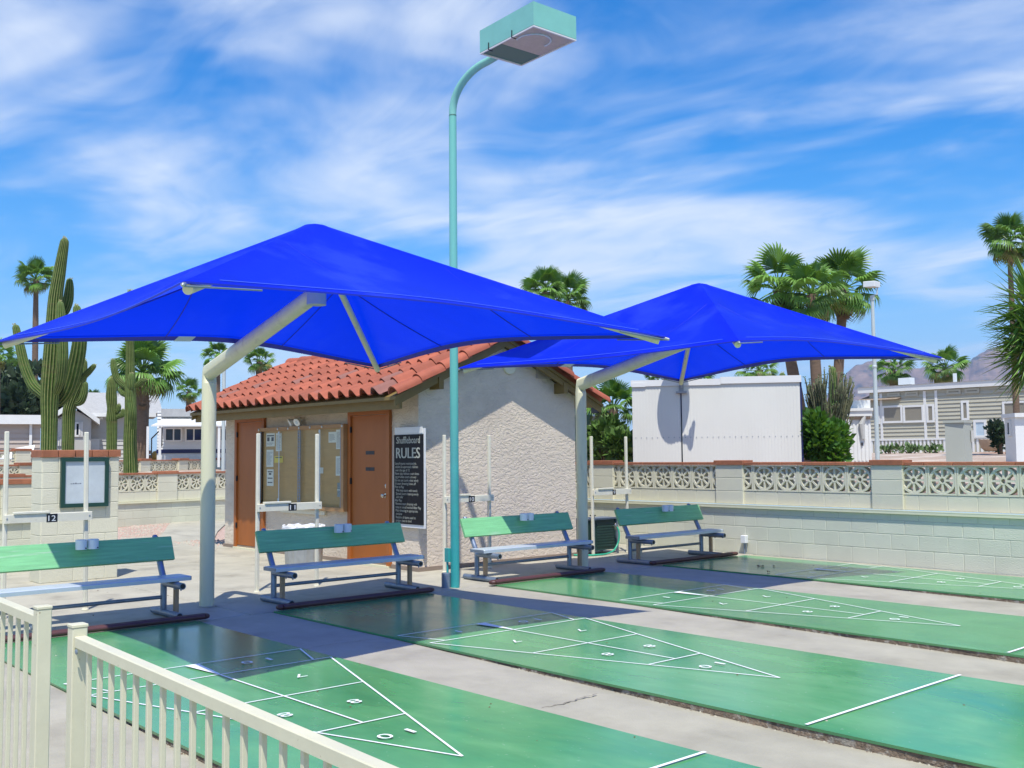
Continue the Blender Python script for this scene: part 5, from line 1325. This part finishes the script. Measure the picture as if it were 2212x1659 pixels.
# gabled porch
g0, g1 = P(425,380)[0], P(668,380)[0]; ge = P(550,100)[1]; gt = P(550,5)[1]; gm = (g0+P(668,100)[0])/2
b = MB(); b.prism([F.p(g0,1.0,1.8), F.p(g1,1.0,1.8), F.p(g1,ge,1.8), F.p(gm,gt-.15,1.8), F.p(g0,ge,1.8)], -F.n*1.7); b.build('porch', M_GREY, h2)
b = MB(); b.prism([F.p(g0-.5,ge-.25,2.3), F.p(gm,gt+.0,2.3), F.p(g1+.35,ge-.25,2.3), F.p(g1+.35,ge-.02,2.3), F.p(gm,gt+.25,2.3), F.p(g0-.5,ge-.02,2.3)], -F.n*2.5); b.build('porch_roof', M_WTRIM, h2)
Fp2 = Frame(F.o+F.n*1.8, F.r, F.n)
for (xa,ya,xb,yb) in ((437,290,458,100),(555,225,607,120),(585,225,612,118)):
    q0, q1 = P(xa,yb), P(xb,ya); window(Fp2, min(q0[0],q1[0]), max(q0[0],q1[0]), min(q0[1],q1[1]), max(q0[1],q1[1]), h2, M_DGL, M_WTRIM, .08, .03)
b = MB()
for k in range(7): uu = P(432+k*16,300)[0]; F.box(b, uu, uu+.03, 1.6, 2.5, 2.4, 2.43)
uu = P(432,300)[0]; F.box(b, uu, P(540,300)[0], 2.5, 2.55, 2.38, 2.45); b.build('porch_rail', M_GALV, h2)
# window right of saguaro
q0, q1 = P(1066,275), P(1096,130); window(F, q0[0], q1[0], q0[1], q1[1], h2, M_DGL, M_WTRIM, .1, .05)
# white park model
F = facing(420, 42)
P = lambda x, y: F.px(*D2(x, y))
h3 = thing('mobile_home', F.p(0,1.5), 'white park trailer with dark windows, awning and navy stripe left of the hut', 'mobile home')
a, c_ = P(1158,385), P(1700,145)
u0 = a[0]; u1 = P(1760,200)[0]
flat_box(F, h3, u0, u1, 1.0, c_[1]+.6, 4, M_CORR); siding(F, u0, u1, P(1300,340)[1], c_[1]+.55, M_CORR, h3, .12)
b = MB(); F.box(b, u0-.02, u1, P(1300,341)[1], P(1300,312)[1], .024, .05); b.build('stripe', M_NAVY, h3)
b = MB(); u = u0
while u < u1: F.box(b, u, u+.07, 1.1, P(1300,342)[1], .003, .02); u += .14
tag(b.build('skirting', M_WTRIM, h3), kind='stuff')
for xa, xb, ml in ((1213,1347,1282),(1366,1500,1432),(1620,1680,1650)):
    q0, q1 = P(xa,256), P(xb,152); window(F, q0[0], q1[0], q0[1], q1[1], h3, M_DGL, M_WTRIM, .06, .05, (P(ml,200)[0],))
b = MB(); e0, e1 = P(1150,152)[1], P(1150,95)[1]; ul_ = P(1130,100)[0]
b.prism([F.p(ul_,e0,1.6), F.p(u1,e0,1.6), F.p(u1,e1,.0), F.p(ul_+.5,e1,.0)], (0,0,.05)); aw = b.build('awning', M_WTRIM, h3)
b = MB()
for k in range(60):
    uu = ul_+.3+k*(u1-ul_-.3)/60; b.prism([F.p(uu,e0+.052,1.58), F.p(uu+.05,e0+.052,1.58), F.p(uu+.05,e1+.052,.02), F.p(uu,e1+.052,.02)], (0,0,.02))
tag(b.build('awning_rib', M_WTRIM, aw), kind='stuff')
b = MB(); F.box(b, ul_+.3, u1, e1+.12, e1+.42, -4, .25); b.build('roof_edge', M_SHING, h3)
b = MB()
for xx in (1103,1190,1610): uu = P(xx,300)[0]; F.box(b, uu-.045, uu+.045, 1.2, e0, 1.48, 1.57)
b.build('awning_post', M_WTRIM, h3)
b = MB(); s0 = P(1125,360)[0]
b.tube([F.p(s0,1.55,.9), F.p(s0,2.3,.9), F.p(s0+.35,2.7,.3), F.p(s0+.35,2.0,.3)], .025, 6); b.build('step_rail', M_BLACK, h3)
q = atD(*D2(1158,369), 44.6); ob = MB(); ob.lathe(q, [(.001,-.28),(.16,-.24),(.29,0),(.16,.24),(.001,.28)], 14); tag(ob.build('garden_ball', M_POT, smooth=True), 'ochre ball ornament on the brick planter by the park trailer', 'ornament')
q0, q1 = atD(*D2(1015,392), 45), atD(*D2(1285,392), 45); pl = MB(); dirp = Vector(q1-q0); dirp.z = 0; Fq = Frame(Vector(q0), dirp, Vector((dirp.y,-dirp.x,0)))
Fq.box(pl, 0, dirp.length, q0[2]-.5, q0[2]+.22, -.5, 0); Fq.box(pl, -.05, .4, q0[2]+.26, q0[2]+.42, -.5, .05); Fq.box(pl, dirp.length-.25, dirp.length+.08, q0[2]+.26, q0[2]+.42, -.5, .05); tag(pl.build('brick_planter', M_CAP), 'low red brick planter in front of the park trailer', 'planter')
gp = MB(); q = atD(482, 1000, 34); gp.tube([(q[0],q[1],1.0),(q[0],q[1],atD(478,760,34)[2])], .06, 10); tag(gp.build('grey_post', M_LPOLE, smooth=40), 'slim pale post left of the hut roof', 'post')

# a dark truck parked behind the hut: its wing mirror shows past the corner
tq = atD(1284, 870, 21.5)
tk = thing('parked_truck', (tq[0]-1.2,tq[1]+.8,1.0), 'dark truck behind the hut with only its chrome mirror arm showing', 'truck')
b = MB(); cx_, cy_ = tq[0]-1.35, tq[1]+.9
b.bbox((cx_-2.2,cy_-.3,1.25),(cx_+.95,cy_+1.5,2.0), .12); b.bbox((cx_-2.0,cy_-.2,2.0),(cx_-.1,cy_+1.4,2.65), .2); b.build('body', M_EBOX, tk)
for xx in (-1.6,.4):
    b = MB(); b.lathe((cx_+xx,cy_-.32,1.25), [(.36,0),(.36,.22),(.2,.23)], 18, 0, Matrix.Rotation(-pi/2,4,'X')); b.build('wheel', M_BLACK, tk, smooth=40)
b = MB(); b.bbox((tq[0]-.08,tq[1]-.05,tq[2]-.22),(tq[0]+.10,tq[1]+.05,tq[2]+.2), .03); b.build('mirror', M_BLACK, tk)
b = MB(); b.tube([(tq[0]-.05,tq[1]+.05,tq[2]+.24),(tq[0]-.4,tq[1]+.4,tq[2]+.3),(cx_,cy_,tq[2]-.1)], .02, 6); b.tube([(tq[0]-.02,tq[1],tq[2]-.26),(tq[0]-.4,tq[1]+.4,tq[2]-.3),(cx_+.3,cy_,tq[2]-.5)], .025, 6); b.build('mirror_arm', M_BOLT, tk)

# ------------------------------------------------------------------ saguaros
def saguaro_tube(mb, path, rad, ribs=15):
    P = smooth_path(path, 6); k = len(P)
    ts = [i/(k-1) for i in range(k)]
    rr_ = [np.interp(t_, np.linspace(0,1,len(rad)), rad) for t_ in ts]
    # dome top
    end = P[-1]; dirv = (P[-1]-P[-2]).normalized(); r = rr_[-1]
    for f, g_ in ((.35,.93),(.65,.76),(.88,.5),(1.0,.16)): P.append(end+dirv*r*f); rr_.append(r*g_)
    n = ribs*3; prof = []
    for j in range(n): prof.append((1.0,1.0,.80)[j % 3])
    T = [(P[min(i+1,len(P)-1)]-P[max(i-1,0)]).normalized() for i in range(len(P))]
    a = T[0].cross(Vector((1,0,0)) if abs(T[0].x) < .9 else Vector((0,1,0))).normalized(); vs = []
    ang = []
    for rb in range(ribs): c_ = 2*pi*rb/ribs; ang += [c_-.055, c_+.055, c_+pi/ribs]
    for i, p in enumerate(P):
        t_ = T[i]; a = (a-t_*a.dot(t_)).normalized(); b = t_.cross(a)
        vs += [p+(a*cos(ang[j])+b*sin(ang[j]))*rr_[i]*prof[j] for j in range(n)]
    o = len(mb.v); mb.v += [tuple(v) for v in vs]
    for i in range(len(P)-1):
        for j in range(n): mb.f.append([o+i*n+j, o+i*n+(j+1)%n, o+(i+1)*n+(j+1)%n, o+(i+1)*n+j]); mb.m.append(1 if j % 3 == 0 else 0)
    return P[-1]
def buds(mb, p, r, n, rr):
    for _ in range(n):
        a = rr.uniform(0,6.3); f = rr.uniform(.1,.8); q = p+Vector((cos(a)*r*f, sin(a)*r*f, rr.uniform(-.12,.02)*r*3)); s = r*rr.uniform(.12,.2)
        mb.tube([q, q+Vector((cos(a)*s*.6, sin(a)*s*.6, s*2.4))], [s*.5,s*.7], 5)
def D1(x, y): return (x*.27410, 454.8+y*.27410)
def saguaro(dep, trunk, arms, label, seed=1):
    rr = random.Random(seed)
    q0 = atD(*D1(*trunk[0][:2]), dep)
    root = thing('saguaro', (q0[0],q0[1],max(.8, q0[2]-1)), label, 'cactus')
    k = dep*.2741/PF
    def strand(pts, off=0, ground=False):
        w3 = []; rs_ = []
        for p in pts:
            dd = dep+off+(p[3] if len(p) > 3 else 0); q = Vector(atD(*D1(p[0],p[1]), dd)); w3.append(q); rs_.append(p[2]*k/2)
        if ground: w3.insert(0, Vector((w3[0].x, w3[0].y, .6))); rs_.insert(0, rs_[0])
        return w3, rs_
    w3, r3 = strand(trunk, 0, True); b = MB(); tip = saguaro_tube(b, w3, r3, 18); buds_ = MB(); buds(buds_, tip, r3[-1], 10, rr)
    tr = b.build('trunk', [M_SAG, M_SPINE], root, smooth=35); buds_.build('bud', M_BUD, tr)
    for arm_ in arms:
        w3, r3 = strand(arm_); b = MB(); tip = saguaro_tube(b, w3, r3, 13); o = b.build('arm', [M_SAG, M_SPINE], root, smooth=35)
        bb = MB(); buds(bb, tip, r3[-1], 7, rr); bb.build('bud', M_BUD, o)
saguaro(27, [(388,1700,118),(392,1450,140),(410,1200,142),(425,950,128),(437,700,108),(470,480,92),(508,250,66)],
 [[(385,1500,60),(325,1440,80),(255,1370,86),(195,1230,80),(160,1080,72),(140,990,62),(126,925,54)],
  [(410,1490,70,.3),(470,1500,90,.5),(545,1400,112,.4),(600,1200,122,.3),(628,1020,110,.2),(618,850,80,.2),(606,775,60,.2)],
  [(450,830,60,.4),(505,790,80,.5),(535,710,82,.5),(546,620,70,.5),(548,560,52,.5)],
  [(440,1440,50,-.3),(480,1330,70,-.5),(497,1150,78,-.6),(490,950,76,-.6),(480,820,70,-.6),(476,742,52,-.6)],
  [(560,1370,40,.5),(640,1325,52,.6),(700,1270,50,.6),(738,1228,40,.6)]], 'huge many-armed saguaro above the short block wall', 2)
saguaro(30, [(540,1700,92),(548,1560,96),(590,1440,90),(640,1330,80),(655,1250,64),(662,1200,50)],
 [[(585,1520,50),(635,1500,66),(660,1440,62),(668,1370,50)]], 'smaller crooked saguaro just right of the huge one', 3)
saguaro(29, [(882,1720,80),(880,1640,84),(884,1560,76),(878,1470,84),(880,1390,74),(884,1345,54)],
 [[(895,1640,34),(935,1620,42),(962,1610,44),(968,1580,34)],[(895,1600,30),(925,1580,44),(935,1545,40)]], 'short jointed saguaro left of the slender armed one', 4)
saguaro(28, [(1030,2050,110),(1025,1800,100),(1030,1600,92),(1028,1400,84),(1026,1200,68),(1024,1000,62),(1024,800,58),(1024,650,44)],
 [[(1000,1395,36),(965,1370,52),(920,1320,54),(898,1240,52),(892,1190,40)],
  [(1045,1440,30,-.5),(1030,1400,52,-.6),(1032,1340,54,-.6),(1034,1300,40,-.6)],
  [(1060,1390,30),(1085,1375,44),(1120,1345,48),(1138,1338,40)],
  [(1050,1720,40,-.5),(1044,1600,58,-.6),(1028,1480,58,-.6),(1024,1400,44,-.6)],
  [(1000,1460,30),(968,1440,46),(952,1415,40)]], 'slender saguaro with several stubby arms before the fan palm', 5)

# ------------------------------------------------------------------ palms
def frond_mesh(nm, m, seed, nb=20, droop=.35, spread=1.75, pet=.58):
    rr = random.Random(seed); b = MB()
    b.tube([(0,0,0),(pet*.6,0,.02),(pet,0,0)], [.022,.014,.010], 4, mi=0)
    for k in range(nb):
        a0 = -spread/1+2*spread*k/nb; a1 = a0+2*spread/nb; am = (a0+a1)/2
        R_ = (.52-.13*abs(am/spread)**2)*rr.uniform(.92,1.06)
        ri = R_*.60
        z0, z1 = (.022,-.018)
        c_ = (pet,0,0)
        p0 = (pet+ri*cos(a0), ri*sin(a0), z1-.03*abs(am)); p1 = (pet+ri*cos(a1), ri*sin(a1), z1-.03*abs(am)); pm = (pet+ri*cos(am), ri*sin(am), z0-.03*abs(am))
        dr = droop*rr.uniform(.5,1.3)
        q = (pet+R_*.80*cos(am), R_*.80*sin(am), -.02-dr*.10-.05*abs(am)); w_ = .020
        qa = (q[0]-sin(am)*w_, q[1]+cos(am)*w_, q[2]-.008); qb = (q[0]+sin(am)*w_, q[1]-cos(am)*w_, q[2]-.008)
        tip = (pet+R_*.97*cos(am+rr.uniform(-.03,.03)), R_*.97*sin(am), -.05-dr*.34-.07*abs(am))
        b.add([c_, p0, pm, p1, qb, qa, tip], [(0,1,2),(0,2,3),(1,4,2),(2,4,5),(2,5,3),(4,6,5)])
    return b.mesh(nm, m)
FR_G = [frond_mesh('frond', M_PALM, 40+i, 20, d) for i, d in enumerate((.15,.4,.8))]
FR_O = [frond_mesh('frond', M_PALM2, 50+i, 18, 1.1) for i in range(1)]
FR_D = [frond_mesh('frond', M_DEAD, 60+i, 12, 1.6, 1.2) for i in range(1)]
def palm(cpx, cpy, rpx, dep, label, n=34, seed=1, parts=True, trunk_r=.16, skirt=0, lo=-45, hi=82, trunk_px=None, group='fan palms beyond the walls'):
    rr = random.Random(seed); c = Vector(atD(cpx, cpy, dep)); R_ = rpx*dep/PF
    bz = raised(c.x, c.y)-.2
    tb = Vector(atD(trunk_px, cpy, dep)) if trunk_px else c
    root = thing('fan_palm', (tb.x,tb.y,bz), label, 'palm tree', group)
    b = MB(); H = c.z-bz; npt = 9
    b.tube([Vector((tb.x,tb.y,bz)).lerp(c, k/npt) for k in range(npt+1)], [trunk_r*(1.25-.35*k/npt)*rr.uniform(.94,1.06) for k in range(npt+1)], 10); b.build('trunk', M_TRUNK, root, smooth=60)
    jn = MB(); od = MB()
    for i in range(n):
        f = (i+.5)/n; el = radians(hi-(hi-lo)*f**.85+rr.uniform(-13,13)); az = i*2.39996+rr.uniform(-.25,.25)
        sc = R_*(1.06 if el > -.2 else .9)*rr.uniform(.78,1.14)
        Q = Matrix.Rotation(az,4,'Z') @ Matrix.Rotation(-el,4,'Y') @ Matrix.Rotation(rr.uniform(-.5,.5),4,'X')
        old = f > .86
        me = FR_O[0] if old else FR_G[0 if el > .7 else 1 if el > .0 else 2]
        if parts:
            o = link('frond', me, root); o.matrix_local = Matrix.Translation(c-root.location) @ Q @ Matrix.Scale(sc,4)
        else:
            tgt = od if old else jn
            tgt.add([c+(Q.to_3x3() @ v.co)*sc for v in me.vertices], [tuple(p.vertices) for p in me.polygons])
    if not parts:
        jn.build('crown', M_PALM, root)
        if od.v: od.build('old_fronds', M_PALM2, root)
    if skirt:
        b = MB()
        for i in range(skirt*12):
            az = rr.uniform(0,6.3); z = -rr.uniform(.05,1)*skirt*R_*.35; el = radians(rr.uniform(-85,-50)); sc = R_*rr.uniform(.35,.55)
            Q = Matrix.Rotation(az,3,'Z') @ Matrix.Rotation(-el,3,'Y')
            b.add([c+Vector((0,0,z))+(Q @ v.co)*sc for v in FR_D[0].vertices], [tuple(p.vertices) for p in FR_D[0].polygons])
        b.build('dead_skirt', M_DEAD, root)
    return root
palm(78,604,44,62,'tall thin fan palm beside the top of the huge saguaro',34,1,trunk_r=.17,trunk_px=82)
palm(-6,770,36,45,'fan palm cut by the left edge of the picture',28,2,False)
palm(42,806,32,60,'small round fan palm low behind the huge saguaro',26,3,False)
palm(308,806,76,44,'bushy short fan palm with dead skirt behind the slender saguaro',46,4,skirt=2,trunk_r=.28,lo=-40)
palm(408,846,30,60,'small fan palm left of the near canopy post',24,5,False)
palm(203,864,22,75,'tiny fan palm above the grey house roof',22,6,False)
palm(470,772,36,48,'drooping fan palm half hidden by the elbow of the near canopy post',30,7,trunk_r=.14,lo=-70)
palm(560,782,34,52,'fan palm rising behind the left slope of the tiled roof',28,8,trunk_r=.16)
palm(1178,632,54,40,'left one of the two fan palms above the near canopy edge',34,9,trunk_r=.16)
palm(1226,650,54,41,'right one of the two fan palms above the near canopy edge',32,10,trunk_r=.16)
palm(1680,626,92,30,'left crown of the big fan palm trio behind the far canopy',32,11,trunk_r=.16,trunk_px=1742,skirt=1,lo=-68)
palm(1752,636,84,29,'middle lower crown of the big fan palm trio',30,12,trunk_r=.15,trunk_px=1765,skirt=1,lo=-68)
palm(1822,624,84,31,'right crown of the big fan palm trio beside the light pole',32,13,trunk_r=.15,trunk_px=1786,skirt=1,lo=-68)
palm(2180,522,60,34,'tall fan palm at the upper right edge',36,14,trunk_r=.085,lo=-60)
palm(1928,800,42,62,'fan palm over the mobile home, right of the pale light pole',30,15,trunk_r=.2,lo=-70)
palm(2042,796,46,60,'fan palm over the mobile home at the tip of the far canopy',32,16,trunk_r=.2)
palm(1640,800,44,44,'shaggy fan palm under the far canopy edge, left of the palm trio',30,17,False,trunk_r=.2,lo=-75)
palm(1420,826,38,30,'fan palm top peeping over the left end of the white container',24,18,False)
palm(1512,826,40,32,'fan palm top peeping over the middle of the white container',24,19,False)
# stiff-leaved yucca-like palm at the right edge
def spiky(cpx, cpy, rpx, dep, label, seed):
    rr = random.Random(seed); c = Vector(atD(cpx, cpy, dep)); R_ = rpx*dep/PF; bz = raised(c.x, c.y)
    root = thing('yucca_tree', (c.x,c.y,bz), label, 'tree')
    b = MB(); b.tube([(c.x,c.y,bz-.1),(c.x+.05,c.y,(bz+c.z)/2),(c.x,c.y,c.z)], [.2,.17,.15], 10); b.build('trunk', M_TRUNK, root, smooth=60)
    b = MB()
    for i in range(900):
        az = rr.uniform(0,6.3); el = radians(rr.uniform(-65,75)); d = Vector((cos(az)*cos(el), sin(az)*cos(el), sin(el))); zo = rr.uniform(-.75,.55)*R_
        L_ = R_*rr.uniform(.75,1.1); o = c+Vector((0,0,zo))+d*.1; sd_ = d.cross(Vector((0,0,1))).normalized()*L_*.032; u_ = sd_.cross(d).normalized()*L_*.02
        m_ = o+d*L_*.5
        b.add([o-sd_*.7, o+sd_*.7, m_+sd_, m_-sd_, o+d*L_-Vector((0,0,L_*.06)), m_-u_], [(0,1,2,5),(0,5,3),(3,5,4),(5,2,4)], 1 if rr.random() < .12 else 0)
    b.build('crown', [M_PALM, M_PALM2], root)
spiky(2238, 700, 108, 17, 'dark spiky yucca tree reaching in at the right edge', 3)

# ------------------------------------------------------------------ shrubs and trees
q = atD(40, 868, 48); bush('dark_tree', q, (2.6,2.4,1.6), 3200, .42, M_DARKL, 'dense dark tree behind the beige trailer at the left', 'tree', 7, 8, 10)
q = atD(-30, 850, 52); bush('dark_tree', q, (2.4,2.2,1.5), 2200, .42, M_DARKL, 'dark leafy tree cut by the left edge above the trailer', 'tree', 8, 8, 8)
q = atD(1783, 955, 19.6); bush('green_bush', (q[0],q[1],q[2]-.03), (.50,.46,.56), 3000, .15, M_BUSH, 'bright green leafy bush at the right end of the white container', 'bush', 9, 8, 9)
q = atD(1318, 948, 21); bush('cycad_bush', (q[0],q[1],q[2]-.1), (.62,.55,.52), 2600, .16, M_CYC, 'dark bushy plant between the hut and the white container', 'bush', 10, 8, 9)
q = atD(1330, 875, 23); palm(1325, 884, 62, 23, 'low arching palm over the dark bush behind the hut corner', 26, 21, False, .12, lo=-30)
# ocotillo thicket and rough palm trunks beside the container
oc = atD(1792, 985, 20.5); oz = raised(oc[0], oc[1]); rr = random.Random(4)
oco = thing('ocotillo', (oc[0],oc[1],oz), 'tall thicket of thin ocotillo canes above the green bush', 'plant')
b = MB(); tips = MB()
for i in range(105):
    tx = rr.uniform(1736,1846); ty = 790+abs(tx-1790)*.5+rr.uniform(0,45) if rr.random() < .75 else rr.uniform(850,920)
    tp_ = Vector(atD(tx, ty, 20.5+rr.uniform(-.5,.5))); b0 = Vector((oc[0]+rr.uniform(-.14,.14), oc[1]+rr.uniform(-.14,.14), oz))
    mid = b0.lerp(tp_, .5)+Vector((rr.uniform(-.08,.08),rr.uniform(-.08,.08),.12)); P = smooth_path([b0, mid, tp_], 5)
    P = [p+Vector((rr.uniform(-.015,.015),rr.uniform(-.015,.015),0)) for p in P]
    b.tube(P, [.023-.011*k/len(P) for k in range(len(P))], 5)
    for k in range(16): p = P[rr.randrange(3,len(P))]; d = Vector((rr.uniform(-1,1),rr.uniform(-1,1),rr.uniform(0,1))).normalized()*.05; tips.add([p, p+d+Vector((.012,0,0)), p+d-Vector((.012,0,0))], [(0,1,2)])
b.build('canes', M_OCO, oco, smooth=True); tips.build('leaves', M_SHRUB, oco)
for i, (xb, xt, yt, w_, lab) in enumerate(((1660,1662,815,17,'slim organ-pipe cactus stem at the left of the container-side group'),(1690,1690,812,15,'organ-pipe stem between the palm trunks and the container'),(1812,1798,800,18,'thick leaning trunk-like cactus beside the ocotillo'))):
    q0, q1 = Vector(atD(xb, 990, 25)), Vector(atD(xt, yt, 25)); b = MB(); k = 25/PF
    cc_ = thing('column_cactus', (q0.x,q0.y,1.0), lab, 'cactus'); tip = saguaro_tube(b, [Vector((q0.x,q0.y,.7)), q0.lerp(q1,.5), q1], [w_*k*.55,w_*k*.55,w_*k*.45], 12); tr = b.build('trunk', [M_SAG, M_SPINE], cc_, smooth=35)
    bb = MB(); buds(bb, tip, w_*k*.45, 6, rr); bb.build('bud', M_BUD, tr)

# ------------------------------------------------------------------ thin desert air between here and the hills
hzm = bpy.data.materials.new('air'); hzm.use_nodes = True
_t = hzm.node_tree; _t.nodes.clear()
_v = N(_t, 'ShaderNodeVolumePrincipled'); _v.inputs['Color'].default_value = (.42,.64,1,1); _v.inputs['Density'].default_value = .00021; _v.inputs['Anisotropy'].default_value = .1
_o = N(_t, 'ShaderNodeOutputMaterial'); L(_t, _v.outputs[0], _o.inputs['Volume'])
b = MB(); b.box((-2150,-480,-2), (1700,3400,330)); tag(b.build('haze', hzm), kind='stuff')
